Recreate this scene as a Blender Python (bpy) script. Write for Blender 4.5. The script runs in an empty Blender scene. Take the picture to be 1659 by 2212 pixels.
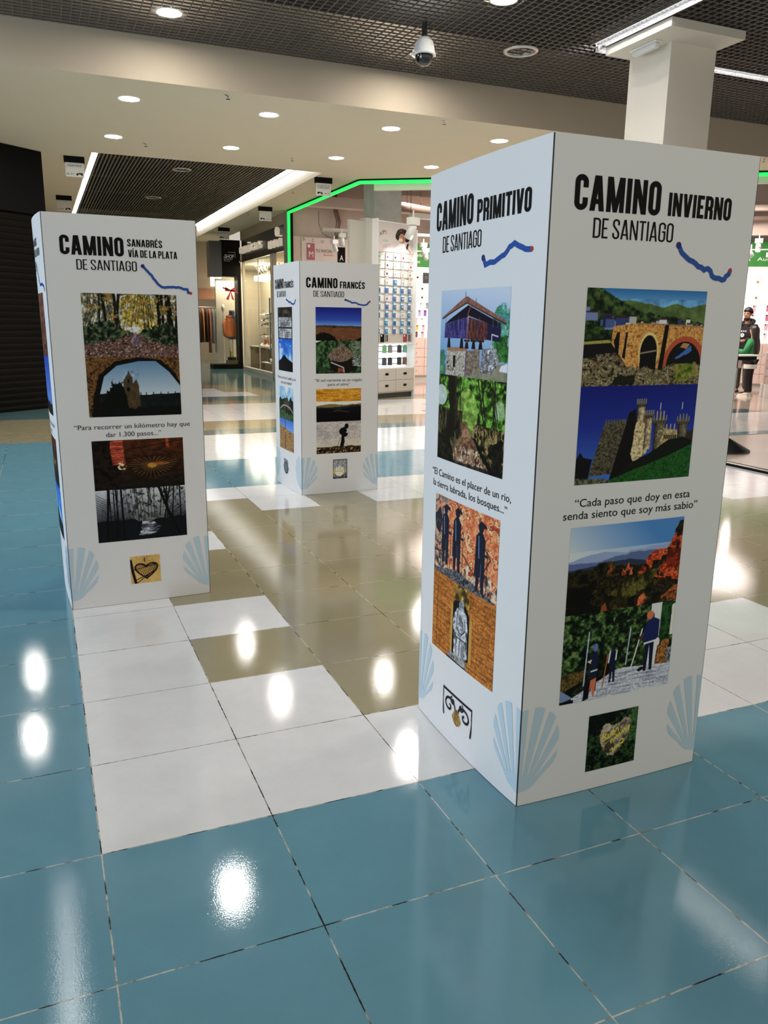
import bpy, bmesh, math, random
import numpy as np
from mathutils import Vector, Matrix

random.seed(7)
SC = bpy.context.scene
COL = SC.collection
PI = math.pi

# ------------------------------------------------------------------ camera
cam_d = bpy.data.cameras.new('camera')
cam = bpy.data.objects.new('camera', cam_d)
COL.objects.link(cam)
R_ = Vector((0.9209549, -0.38948064, 0.01212006))
U_ = Vector((0.07923053, 0.21761877, 0.97281272))
D_ = Vector((0.38152927, 0.89495637, -0.23127583))
cam.matrix_world = Matrix(((R_.x, U_.x, -D_.x, -0.0474), (R_.y, U_.y, -D_.y, -2.136),
                           (R_.z, U_.z, -D_.z, 1.4873), (0, 0, 0, 1)))
cam_d.sensor_fit = 'VERTICAL'
cam_d.sensor_height = 24.0
cam_d.lens = 1720.18 * 24.0 / 2212.0
cam_d.clip_start = 0.05
cam_d.clip_end = 200
SC.camera = cam

# ------------------------------------------------------------------ world, view, big lights
SC.view_settings.view_transform = 'Standard'
SC.view_settings.look = 'None'
SC.view_settings.gamma = 1.0
SC.view_settings.use_curve_mapping = False
SC.view_settings.exposure = 0.59
wd = bpy.data.worlds.new('world')
SC.world = wd
wd.use_nodes = True
wd.node_tree.nodes['Background'].inputs[0].default_value = (1.0, 0.92, 0.78, 1)
wd.node_tree.nodes['Background'].inputs[1].default_value = 0.40


def area(name, loc, to, sx, sy, power, col=(1, 1, 1), disk=False):
    l = bpy.data.lights.new(name, 'AREA')
    l.shape = 'DISK' if disk else 'RECTANGLE'
    l.size = sx
    if not disk:
        l.size_y = sy
    l.energy = power
    l.color = col
    o = bpy.data.objects.new(name, l)
    o.location = loc
    o.rotation_euler = (Vector(to) - Vector(loc)).to_track_quat('-Z', 'Y').to_euler()
    COL.objects.link(o)
    return o


# off-frame area light added for the bluish daylight from the left
area('left_daylight', (-8.0, 1.6, 2.0), (0, 2.0, 1.4), 6.0, 3.4, 365, (0.70, 0.78, 1.0))
# shop lighting by area lights added without fixtures
area('accessory_shop_light', (9.4, 14.4, 4.05), (9.0, 14.2, 0), 3.2, 2.4, 230, (1.0, 0.84, 0.76))
area('accessory_shop_light_far', (13.2, 11.6, 4.05), (13.4, 11.9, 0), 3.0, 2.5, 200, (1.0, 0.86, 0.80))
area('shoe_shop_light', (6.55, 22.6, 3.18), (6.55, 22.6, 0), 1.2, 7.0, 150, (1.0, 0.86, 0.68))
area('kiosk_light', (5.6, 24.6, 2.74), (5.6, 24.6, 0), 0.5, 1.2, 22, (1.0, 0.9, 0.78))
area('end_shop_light', (4.0, 27.2, 2.5), (4.0, 27.4, 0), 4.0, 0.8, 40, (1.0, 0.8, 0.6))


# ------------------------------------------------------------------ materials
def lin(c):
    return tuple((x / 255 / 12.92) if x / 255 <= 0.04045 else ((x / 255 + 0.055) / 1.055) ** 2.4 for x in c)


MATS = {}


def mat(name, rgb, rough=0.6, metal=0.0, emit=None, spec=0.5, bump=0.0, bscale=60.0, var=0.0, coat=0.0, alpha=None):
    """rgb: linear albedo; var: mottling by noise; emit: (r,g,b,strength)"""
    if name in MATS:
        return MATS[name]
    m = bpy.data.materials.new(name)
    m.use_nodes = True
    nt = m.node_tree
    b = nt.nodes['Principled BSDF']
    b.inputs['Base Color'].default_value = (*rgb, 1)
    b.inputs['Roughness'].default_value = rough
    b.inputs['Metallic'].default_value = metal
    b.inputs['Specular IOR Level'].default_value = spec
    if coat:
        b.inputs['Coat Weight'].default_value = coat
        b.inputs['Coat Roughness'].default_value = 0.06
    if emit:
        b.inputs['Emission Color'].default_value = (*emit[:3], 1)
        b.inputs['Emission Strength'].default_value = emit[3]
    if var or bump:
        tc = nt.nodes.new('ShaderNodeTexCoord')
        nz = nt.nodes.new('ShaderNodeTexNoise')
        nz.inputs['Scale'].default_value = bscale
        nz.inputs['Detail'].default_value = 4
        nt.links.new(tc.outputs['Object'], nz.inputs['Vector'])
        if var:
            mx = nt.nodes.new('ShaderNodeMix')
            mx.data_type = 'RGBA'
            mx.inputs[6].default_value = (*[x * (1 - var) for x in rgb], 1)
            mx.inputs[7].default_value = (*[min(1, x * (1 + var)) for x in rgb], 1)
            nt.links.new(nz.outputs['Fac'], mx.inputs[0])
            nt.links.new(mx.outputs[2], b.inputs['Base Color'])
        if bump:
            bp = nt.nodes.new('ShaderNodeBump')
            bp.inputs['Strength'].default_value = bump
            bp.inputs['Distance'].default_value = 0.002
            nt.links.new(nz.outputs['Fac'], bp.inputs['Height'])
            nt.links.new(bp.outputs['Normal'], b.inputs['Normal'])
    MATS[name] = m
    return m


def glass_mat():
    m = bpy.data.materials.new('window_glass')
    m.use_nodes = True
    nt = m.node_tree
    nt.nodes.remove(nt.nodes['Principled BSDF'])
    out = nt.nodes['Material Output']
    t = nt.nodes.new('ShaderNodeBsdfTransparent')
    t.inputs[0].default_value = (0.93, 0.97, 0.95, 1)
    g = nt.nodes.new('ShaderNodeBsdfGlossy')
    g.inputs['Roughness'].default_value = 0.02
    lw = nt.nodes.new('ShaderNodeLayerWeight')
    lw.inputs['Blend'].default_value = 0.5
    pw = nt.nodes.new('ShaderNodeMath')
    pw.operation = 'POWER'
    nt.links.new(lw.outputs['Facing'], pw.inputs[0])
    pw.inputs[1].default_value = 5.0
    fr = nt.nodes.new('ShaderNodeMath')
    fr.operation = 'MULTIPLY_ADD'
    nt.links.new(pw.outputs[0], fr.inputs[0])
    fr.inputs[1].default_value = 0.45
    fr.inputs[2].default_value = 0.03
    mx = nt.nodes.new('ShaderNodeMixShader')
    nt.links.new(fr.outputs[0], mx.inputs[0])
    nt.links.new(t.outputs[0], mx.inputs[1])
    nt.links.new(g.outputs[0], mx.inputs[2])
    nt.links.new(mx.outputs[0], out.inputs[0])
    return m


GLASS = glass_mat()


def print_mat():
    """printed ink: colour from the mesh's own colour layer"""
    m = bpy.data.materials.new('printed_photo_ink')
    m.use_nodes = True
    nt = m.node_tree
    b = nt.nodes['Principled BSDF']
    a = nt.nodes.new('ShaderNodeVertexColor')
    a.layer_name = 'ink'
    nt.links.new(a.outputs[0], b.inputs['Base Color'])
    b.inputs['Roughness'].default_value = 0.5
    b.inputs['Specular IOR Level'].default_value = 0.08
    return m


INK = print_mat()


def tile_mat(name, rgb, rough=0.055, grout_dark=(0.03, 0.028, 0.024), grout_light=(0.62, 0.60, 0.52), mix=0.5, size=0.5, spec=0.5):
    """polished stone tile with narrow, dirty joints; joints follow the half-metre grid of the hall"""
    m = bpy.data.materials.new(name)
    m.use_nodes = True
    nt = m.node_tree
    N = nt.nodes.new
    L = nt.links.new
    b = nt.nodes['Principled BSDF']
    tc = N('ShaderNodeTexCoord')
    sp = N('ShaderNodeSeparateXYZ')
    # slight waviness of the chipped joints
    wz = N('ShaderNodeTexNoise')
    wz.inputs['Scale'].default_value = 55
    wz.inputs['Detail'].default_value = 3
    L(tc.outputs['Object'], wz.inputs['Vector'])
    L(tc.outputs['Object'], sp.inputs[0])

    def math_(op, a, b2=None, v=None):
        n = N('ShaderNodeMath')
        n.operation = op
        if isinstance(a, (int, float)):
            n.inputs[0].default_value = a
        else:
            L(a, n.inputs[0])
        if b2 is not None:
            if isinstance(b2, (int, float)):
                n.inputs[1].default_value = b2
            else:
                L(b2, n.inputs[1])
        return n.outputs[0]

    ds = []
    for k in (0, 1):
        s = math_('DIVIDE', sp.outputs[k], size)
        f = math_('FRACT', math_('ADD', s, 100.0))
        d = math_('MULTIPLY', math_('MINIMUM', f, math_('SUBTRACT', 1.0, f)), size)
        ds.append(d)
    d = math_('MINIMUM', ds[0], ds[1])
    d = math_('SUBTRACT', d, math_('MULTIPLY', math_('SUBTRACT', wz.outputs['Fac'], 0.5), 0.004))
    gm = math_('LESS_THAN', d, 0.0019)
    gn = N('ShaderNodeTexNoise')
    gn.inputs['Scale'].default_value = 9.0
    gn.inputs['Detail'].default_value = 6
    L(tc.outputs['Object'], gn.inputs['Vector'])
    gr = N('ShaderNodeValToRGB')
    gr.color_ramp.elements[0].position = 0.5 - mix * 0.12
    gr.color_ramp.elements[0].color = (*grout_dark, 1)
    gr.color_ramp.elements[1].position = 0.52 - mix * 0.02
    gr.color_ramp.elements[1].color = (*grout_light, 1)
    L(gn.outputs['Fac'], gr.inputs[0])
    # mottled stone
    n1 = N('ShaderNodeTexNoise')
    n1.inputs['Scale'].default_value = 5
    n1.inputs['Detail'].default_value = 8
    n1.inputs['Roughness'].default_value = 0.7
    L(tc.outputs['Object'], n1.inputs['Vector'])
    m1 = N('ShaderNodeMix')
    m1.data_type = 'RGBA'
    m1.inputs[6].default_value = (*[x * 0.88 for x in rgb], 1)
    m1.inputs[7].default_value = (*[min(1, x * 1.12) for x in rgb], 1)
    L(n1.outputs['Fac'], m1.inputs[0])
    vo = N('ShaderNodeTexVoronoi')
    vo.inputs['Scale'].default_value = 160
    L(tc.outputs['Object'], vo.inputs['Vector'])
    sm = math_('LESS_THAN', vo.outputs['Distance'], 0.10)
    m2 = N('ShaderNodeMix')
    m2.data_type = 'RGBA'
    m2.inputs[7].default_value = (*[min(1, x * 0.55 + 0.06) for x in rgb], 1)
    L(math_('MULTIPLY', sm, 0.35), m2.inputs[0])
    L(m1.outputs[2], m2.inputs[6])
    m3 = N('ShaderNodeMix')
    m3.data_type = 'RGBA'
    L(gm, m3.inputs[0])
    L(m2.outputs[2], m3.inputs[6])
    L(gr.outputs[0], m3.inputs[7])
    L(m3.outputs[2], b.inputs['Base Color'])
    rr = N('ShaderNodeMapRange')
    rr.inputs['To Min'].default_value = rough * 0.75
    rr.inputs['To Max'].default_value = rough * 1.35
    L(n1.outputs['Fac'], rr.inputs[0])
    L(rr.outputs[0], b.inputs['Roughness'])
    b.inputs['Specular IOR Level'].default_value = spec
    bn = N('ShaderNodeTexNoise')
    bn.inputs['Scale'].default_value = 240
    L(tc.outputs['Object'], bn.inputs['Vector'])
    bp = N('ShaderNodeBump')
    bp.inputs['Strength'].default_value = 0.05
    bp.inputs['Distance'].default_value = 0.002
    L(bn.outputs['Fac'], bp.inputs['Height'])
    L(bp.outputs['Normal'], b.inputs['Normal'])
    MATS[name] = m
    return m


WHITE = mat('white_plaster', (0.74, 0.69, 0.60), 0.8, bump=0.05, bscale=40)
CREAM = mat('cream_ceiling_paint', (0.67, 0.595, 0.44), 0.85, var=0.02, bscale=3)
BEIGEW = mat('beige_wall_paint', (0.42, 0.35, 0.262), 0.85, var=0.03, bscale=3)
BLACK = mat('black_paint', (0.005, 0.005, 0.0045), 0.55, spec=0.08)
DARKGREY = mat('dark_grey_metal', (0.05, 0.05, 0.05), 0.35, 0.3)
PLENUM = mat('dark_plenum', (0.006, 0.006, 0.006), 0.95)
GRILLE = mat('bronze_grey_grille', (0.125, 0.108, 0.088), 0.5, 0.2)
CARD = mat('white_card', (0.80, 0.80, 0.80), 0.55, spec=0.3, var=0.015, bscale=2.0)
CARDEDGE = mat('card_edge', (0.85, 0.85, 0.85), 0.7)
GAPBLACK = mat('black_hinge_gap', (0.008, 0.008, 0.01), 0.5)  # black strip put in for the dark slit between totem panels
TEXTINK = mat('black_ink', (0.004, 0.004, 0.004), 0.6, spec=0.12)
ROUTE = mat('blue_route_ink', (0.012, 0.075, 0.36), 0.5, spec=0.3)
ROUTED = mat('navy_ink', (0.012, 0.02, 0.16), 0.5, spec=0.3)
REDINK = mat('red_ink', (0.45, 0.03, 0.03), 0.5, spec=0.3)
SHELLINK = mat('pale_blue_ink', (0.52, 0.67, 0.765), 0.55, spec=0.3)
LAMP = mat('lamp_glow', (1, 1, 1), 0.5, emit=(1.0, 0.97, 0.92, 14.0))
LAMPSOFT = mat('lamp_soft', (0.9, 0.9, 0.9), 0.5, emit=(1.0, 0.97, 0.93, 2.6))
TUBEHI = mat('bright_tube', (0.9, 0.9, 0.9), 0.5, emit=(1.0, 0.97, 0.94, 34.0))
TUBEC = mat('corridor_tube', (0.9, 0.9, 0.9), 0.5, emit=(1.0, 0.97, 0.94, 13.0))
TUBE = mat('fluorescent_tube', (0.9, 0.9, 0.9), 0.5, emit=(1.0, 0.97, 0.94, 19.0))
LED = mat('green_led', (0.05, 0.6, 0.15), 0.5, emit=(0.005, 0.78, 0.09, 0.95))
LEDW = mat('white_led', (0.9, 0.95, 1), 0.5, emit=(0.88, 0.94, 1.0, 0.75))
RING = mat('white_ring', (0.75, 0.73, 0.68), 0.35)
CHROME = mat('brushed_metal', (0.55, 0.55, 0.54), 0.3, 0.9)
FOIL = mat('mirror_louver', (0.60, 0.62, 0.66), 0.22, 0.9)
LOUV = mat('grey_louver', (0.20, 0.205, 0.215), 0.35, 0.4)
SLAT = mat('olive_slat', (0.20, 0.175, 0.13), 0.5, 0.15)
WHITEP = mat('white_plastic', (0.80, 0.80, 0.78), 0.4)
WHITEL = mat('white_laminate', (0.80, 0.79, 0.76), 0.35)
GREIGE = mat('greige_laminate', (0.50, 0.48, 0.43), 0.4)
GREEN = mat('green_header', (0.025, 0.22, 0.03), 0.5, var=0.25, bscale=5)
PINKW = mat('unfinished_plaster', (0.62, 0.505, 0.435), 0.9, var=0.10, bscale=2.2, bump=0.2)
RUST = mat('duct_brown', (0.20, 0.14, 0.11), 0.8)  # brown of the ducts, also used on conduits and wires
WOOD = mat('light_wood', (0.46, 0.30, 0.17), 0.5, var=0.25, bscale=8)
BROWNW = mat('brown_wood', (0.25, 0.10, 0.035), 0.45, var=0.3, bscale=5)


# ------------------------------------------------------------------ mesh builder and object helpers
class MB:
    def __init__(s):
        s.v = []
        s.f = []
        s.m = []
        s.mats = []
        s.sm = []

    def mi(s, m):
        if m not in s.mats:
            s.mats.append(m)
        return s.mats.index(m)

    def add(s, vs, fs, m, smooth=False):
        o = len(s.v)
        k = s.mi(m)
        s.v += [tuple(v) for v in vs]
        for f in fs:
            s.f.append([o + i for i in f])
            s.m.append(k)
            s.sm.append(smooth)

    def box(s, x0, x1, y0, y1, z0, z1, m):
        vs = [(x, y, z) for z in (z0, z1) for y in (y0, y1) for x in (x0, x1)]
        s.add(vs, [(0, 2, 3, 1), (4, 5, 7, 6), (0, 1, 5, 4), (2, 6, 7, 3), (0, 4, 6, 2), (1, 3, 7, 5)], m)
        return s

    def bbox(s, x0, x1, y0, y1, z0, z1, m, r=0.01, n=3):
        """box with rounded vertical edges and chamfered top and bottom"""
        pts = []
        for cx, cy, a0 in ((x1 - r, y1 - r, 0), (x0 + r, y1 - r, PI / 2), (x0 + r, y0 + r, PI), (x1 - r, y0 + r, 1.5 * PI)):
            for k in range(n + 1):
                a = a0 + k * PI / 2 / n
                pts.append((cx + r * math.cos(a), cy + r * math.sin(a)))
        mx, my = (x0 + x1) / 2, (y0 + y1) / 2
        c = r * 0.5
        fx = lambda q, d: (mx + (q[0] - mx) * (1 - 2 * d / (x1 - x0)), my + (q[1] - my) * (1 - 2 * d / (y1 - y0)))
        rings = [(z0, c), (z0 + c, 0), (z1 - c, 0), (z1, c)]
        vs = []
        for z, d in rings:
            vs += [(*fx(q, d), z) for q in pts]
        k = len(pts)
        fs = [list(range(k))[::-1], [3 * k + i for i in range(k)]]
        for a in range(3):
            for i in range(k):
                j = (i + 1) % k
                fs.append((a * k + i, a * k + j, (a + 1) * k + j, (a + 1) * k + i))
        s.add(vs, fs, m)
        return s

    def prism(s, poly, z0, z1, m):
        n = len(poly)
        vs = [(x, y, z0) for x, y in poly] + [(x, y, z1) for x, y in poly]
        fs = [list(range(n))[::-1], [n + i for i in range(n)]]
        fs += [(i, (i + 1) % n, n + (i + 1) % n, n + i) for i in range(n)]
        s.add(vs, fs, m)
        return s

    def lathe(s, prof, m, c=(0, 0, 0), n=24, axis='z', smooth=True, caps=True):
        vs = []
        for r, h in prof:
            for k in range(n):
                a = 2 * PI * k / n
                p = (r * math.cos(a), r * math.sin(a), h)
                if axis == 'x':
                    p = (p[2], p[0], p[1])
                if axis == 'y':
                    p = (p[1], p[2], p[0])
                vs.append((c[0] + p[0], c[1] + p[1], c[2] + p[2]))
        fs = []
        for i in range(len(prof) - 1):
            for k in range(n):
                j = (k + 1) % n
                fs.append((i * n + k, i * n + j, (i + 1) * n + j, (i + 1) * n + k))
        s.add(vs, fs, m, smooth)
        if caps:
            s.add(vs[:n], [list(range(n))[::-1]], m)
            s.add(vs[-n:], [list(range(n))], m)
        return s

    def tube(s, pts, r, m, n=8, smooth=True):
        pts = [Vector(p) for p in pts]
        rs = r if isinstance(r, (list, tuple)) else [r] * len(pts)
        vs = []
        up = Vector((0, 0, 1))
        for i, p in enumerate(pts):
            t = (pts[min(i + 1, len(pts) - 1)] - pts[max(i - 1, 0)]).normalized()
            a = t.cross(up)
            if a.length < 0.05:
                a = t.cross(Vector((1, 0, 0)))
            a.normalize()
            b = a.cross(t)
            for k in range(n):
                an = 2 * PI * k / n
                vs.append(p + (a * math.cos(an) + b * math.sin(an)) * rs[i])
        fs = []
        for i in range(len(pts) - 1):
            for k in range(n):
                j = (k + 1) % n
                fs.append((i * n + k, i * n + j, (i + 1) * n + j, (i + 1) * n + k))
        fs.append([k for k in range(n)])
        fs.append([(len(pts) - 1) * n + k for k in range(n)][::-1])
        s.add(vs, fs, m, smooth)
        return s

    def bar(s, a, b, w, h, m):
        """rectangular bar from a to b, w across, h tall"""
        a, b = Vector(a), Vector(b)
        t = (b - a).normalized()
        up = Vector((0, 0, 1)) if abs(t.z) < 0.9 else Vector((0, 1, 0))
        x = t.cross(up).normalized() * (w / 2)
        y = x.cross(t).normalized() * (h / 2)
        vs = [p + sx * x + sy * y for p in (a, b) for sx, sy in ((-1, -1), (1, -1), (1, 1), (-1, 1))]
        s.add(vs, [(3, 2, 1, 0), (4, 5, 6, 7), (0, 1, 5, 4), (1, 2, 6, 5), (2, 3, 7, 6), (3, 0, 4, 7)], m)
        return s

    def build(s, name, parent=None, loc=None, rz=0.0):
        me = bpy.data.meshes.new(name)
        me.from_pydata(s.v, [], s.f)
        for m in s.mats:
            me.materials.append(m)
        me.polygons.foreach_set('material_index', s.m)
        me.polygons.foreach_set('use_smooth', s.sm)
        me.update()
        bm = bmesh.new()
        bm.from_mesh(me)
        bmesh.ops.recalc_face_normals(bm, faces=bm.faces)
        bm.to_mesh(me)
        bm.free()
        o = bpy.data.objects.new(name, me)
        COL.objects.link(o)
        if parent:
            o.parent = parent
        if loc is not None:
            o.location = loc
        o.rotation_euler.z = rz
        return o


def tag(o, label, cat, group=None, kind=None):
    o['label'] = label
    o['category'] = cat
    if group:
        o['group'] = group
    if kind:
        o['kind'] = kind
    return o


def thing(name, label, cat, loc=(0, 0, 0), rz=0.0, group=None):
    o = bpy.data.objects.new(name, None)
    o.empty_display_size = 0.1
    o.location = loc
    o.rotation_euler.z = rz
    COL.objects.link(o)
    return tag(o, label, cat, group)


def struct(o, label=None):
    o['kind'] = 'structure'
    if label:
        o['label'] = label
    return o


def copy_tree(o, parent=None):
    c = o.copy()
    COL.objects.link(c)
    if parent is not None:
        c.parent = parent
    for ch in list(o.children):
        copy_tree(ch, c)
    return c


ORD = ['first', 'second', 'third', 'fourth', 'fifth', 'sixth', 'seventh', 'eighth', 'ninth', 'tenth', 'eleventh', 'twelfth']


# ------------------------------------------------------------------ lettering
def arc(cx, cy, r, a0, a1, n=7):
    return [(cx + r * math.cos(math.radians(a0 + (a1 - a0) * i / n)), cy + r * math.sin(math.radians(a0 + (a1 - a0) * i / n))) for i in range(n + 1)]


GW = dict(C=.40, A=.45, M=.56, I=0, N=.44, O=.40, P=.40, R=.41, T=.38, V=.44, E=.34, D=.41, S=.39, G=.41, B=.41, F=.33, L=.32)


def glyph(ch, t):
    """condensed capital: (width, ribbons[(points, closed)], convex polygons) in a cap-height-1 box"""
    acc = {'É': 'E', 'Í': 'I'}.get(ch)
    c = acc or ch
    w = GW[c] if c != 'I' else t
    if c != 'I':
        w += (t - 0.13) * 0.8
    h = t / 2
    l, r, b, T = h, w - h, h, 1 - h
    R = min((r - l) / 2, 0.14)
    rib, pol = [], []
    q = lambda x0, x1, y0, y1: pol.append([(x0, y0), (x1, y0), (x1, y1), (x0, y1)])
    tt = t * 1.03
    if c == 'C':
        rib.append(([(r, .64)] + arc(r - R, T - R, R, 0, 90) + arc(l + R, T - R, R, 90, 180) + arc(l + R, b + R, R, 180, 270) + arc(r - R, b + R, R, 270, 360) + [(r, .36)], 0))
    elif c == 'G':
        rib.append(([(r, .66)] + arc(r - R, T - R, R, 0, 90) + arc(l + R, T - R, R, 90, 180) + arc(l + R, b + R, R, 180, 270) + arc(r - R, b + R, R, 270, 360) + [(r, .52)], 0))
        q(w * .5, w, .52 - t * .45, .52 + t * .45)
    elif c == 'O':
        rib.append((arc(r - R, T - R, R, 0, 90) + arc(l + R, T - R, R, 90, 180) + arc(l + R, b + R, R, 180, 270) + arc(r - R, b + R, R, 270, 360), 1))
    elif c == 'D':
        rib.append(([(l, b), (l, T)] + arc(r - R, T - R, R, 90, 0) + arc(r - R, b + R, R, 0, -90), 1))
    elif c == 'S':
        rib.append(([(r, .70)] + arc(r - R, T - R, R, 0, 90) + arc(l + R, T - R, R, 90, 180) + arc(l + R, .72, R, 180, 225, 3) + arc(r - R, .28, R, 45, 0, 3) + arc(r - R, b + R, R, 0, -90) + arc(l + R, b + R, R, 270, 180) + [(l, .30)], 0))
    elif c == 'A':
        pol.append([(0, 0), (tt, 0), (w / 2 + tt * .35, 1), (w / 2 - tt * .65, 1)])
        pol.append([(w - tt, 0), (w, 0), (w / 2 + tt * .65, 1), (w / 2 - tt * .35, 1)])
        q(w * .2, w * .8, .20, .20 + t * .85)
    elif c == 'V':
        pol.append([(0, 1), (tt, 1), (w / 2 + tt * .35, 0), (w / 2 - tt * .65, 0)])
        pol.append([(w - tt, 1), (w, 1), (w / 2 + tt * .65, 0), (w / 2 - tt * .35, 0)])
    elif c == 'M':
        q(0, t * .92, 0, 1)
        q(w - t * .92, w, 0, 1)
        pol.append([(0, 1), (tt * 1.1, 1), (w / 2 + tt * .4, 0), (w / 2 - tt * .4, 0)])
        pol.append([(w - tt * 1.1, 1), (w, 1), (w / 2 + tt * .4, 0), (w / 2 - tt * .4, 0)])
    elif c == 'N':
        q(0, t * .92, 0, 1)
        q(w - t * .92, w, 0, 1)
        pol.append([(0, 1), (tt, 1), (w, 0), (w - tt, 0)])
    elif c == 'I':
        q(0, t, 0, 1)
    elif c == 'T':
        q(0, w, 1 - t, 1)
        q(w / 2 - h, w / 2 + h, 0, 1)
    elif c in 'ELF':
        q(0, t, 0, 1)
        if c != 'F':
            q(0, w, 0, t)
        if c != 'L':
            q(0, w, 1 - t, 1)
            q(0, w * .86, .5 - t * .45, .5 + t * .45)
    elif c in 'PRB':
        q(0, t, 0, 1)
        y = .46
        rib.append(([(l, T)] + arc(r - R, T - R, R, 90, 0) + arc(r - R, y + R, R, 0, -90) + [(l, y)], 0))
        if c == 'R':
            rib.append(([(w * .5, y)] + arc(r - R, y - R, R, 90, 0, 4) + [(r, 0)], 0))
        if c == 'B':
            rib.append(([(l, y)] + arc(r - R, y - R, R, 90, 0) + arc(r - R, b + R, R, 0, -90) + [(l, b)], 0))
    if acc:
        x = w * .45
        pol.append([(x - t * .3, 1.06), (x + t * .45, 1.06), (x + t * 1.1, 1.22), (x + t * .1, 1.22)])
    return w, rib, pol


def ribbon(pts, t, closed):
    P = [Vector(p) for p in pts]
    Q = [P[0]]
    for p in P[1:]:
        if (p - Q[-1]).length > 1e-4:
            Q.append(p)
    if closed and (Q[0] - Q[-1]).length < 1e-4:
        Q.pop()
    n = len(Q)
    L, Rr = [], []
    for i in range(n):
        a = Q[i - 1] if (i > 0 or closed) else None
        b = Q[(i + 1) % n] if (i < n - 1 or closed) else None
        d1 = (Q[i] - a).normalized() if a is not None else None
        d2 = (b - Q[i]).normalized() if b is not None else None
        d1 = d1 or d2
        d2 = d2 or d1
        n1 = Vector((-d1.y, d1.x))
        n2 = Vector((-d2.y, d2.x))
        m = (n1 + n2)
        m = m.normalized() if m.length > 1e-6 else n1
        k = min(1.6, 1 / max(0.4, m.dot(n1)))
        L.append(Q[i] + m * k * t / 2)
        Rr.append(Q[i] - m * k * t / 2)
    out = []
    for i in range(n if closed else n - 1):
        j = (i + 1) % n
        out.append([tuple(Rr[i]), tuple(Rr[j]), tuple(L[j]), tuple(L[i])])
    return out


def caps_polys(text, u0, u1, z0, z1, t, gap=0.07):
    """polygons (in metres on a face) of condensed capitals filling u0..u1, z0..z1"""
    x = 0
    polys = []
    for ch in text:
        if ch == ' ':
            x += .17
            continue
        w, rib, pol = glyph(ch, t)
        for pts, cl in rib:
            for q in ribbon(pts, t, cl):
                polys.append([(x + a, b) for a, b in q])
        for q in pol:
            polys.append([(x + a, b) for a, b in q])
        x += w + gap
    x -= gap
    s = (u1 - u0) / x
    hh = z1 - z0
    return [[(u0 + a * s, z0 + b * hh) for a, b in q] for q in polys]


def font_mesh(text):
    cu = bpy.data.curves.new('lettering', 'FONT')
    cu.body = text
    cu.resolution_u = 3
    ob = bpy.data.objects.new('lettering', cu)
    COL.objects.link(ob)
    dg = bpy.context.evaluated_depsgraph_get()
    me = bpy.data.meshes.new_from_object(ob.evaluated_get(dg))
    vs = [(v.co.x, v.co.y) for v in me.vertices]
    fs = [list(p.vertices) for p in me.polygons]
    bpy.data.objects.remove(ob)
    bpy.data.meshes.remove(me)
    return vs, fs


def font_fit(text, u0, u1, base, cap):
    vs, fs = font_mesh(text)
    xs = [v[0] for v in vs]
    a, b = min(xs), max(xs)
    s = (u1 - u0) / (b - a)
    k = cap / 0.73
    return [(u0 + (x - a) * s, base + y * k) for x, y in vs], fs


# ------------------------------------------------------------------ printed photographs (painted into a colour layer)
_rng = np.random.default_rng(11)
_LAT = _rng.random((24, 64, 64))


def vnoise(x, y, k):
    xi = np.floor(x).astype(int)
    yi = np.floor(y).astype(int)
    fx, fy = x - xi, y - yi
    fx = fx * fx * (3 - 2 * fx)
    fy = fy * fy * (3 - 2 * fy)
    g = _LAT[k % 24]
    a = g[yi % 64, xi % 64]
    b = g[yi % 64, (xi + 1) % 64]
    c = g[(yi + 1) % 64, xi % 64]
    d = g[(yi + 1) % 64, (xi + 1) % 64]
    return (a * (1 - fx) + b * fx) * (1 - fy) + (c * (1 - fx) + d * fx) * fy


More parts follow.
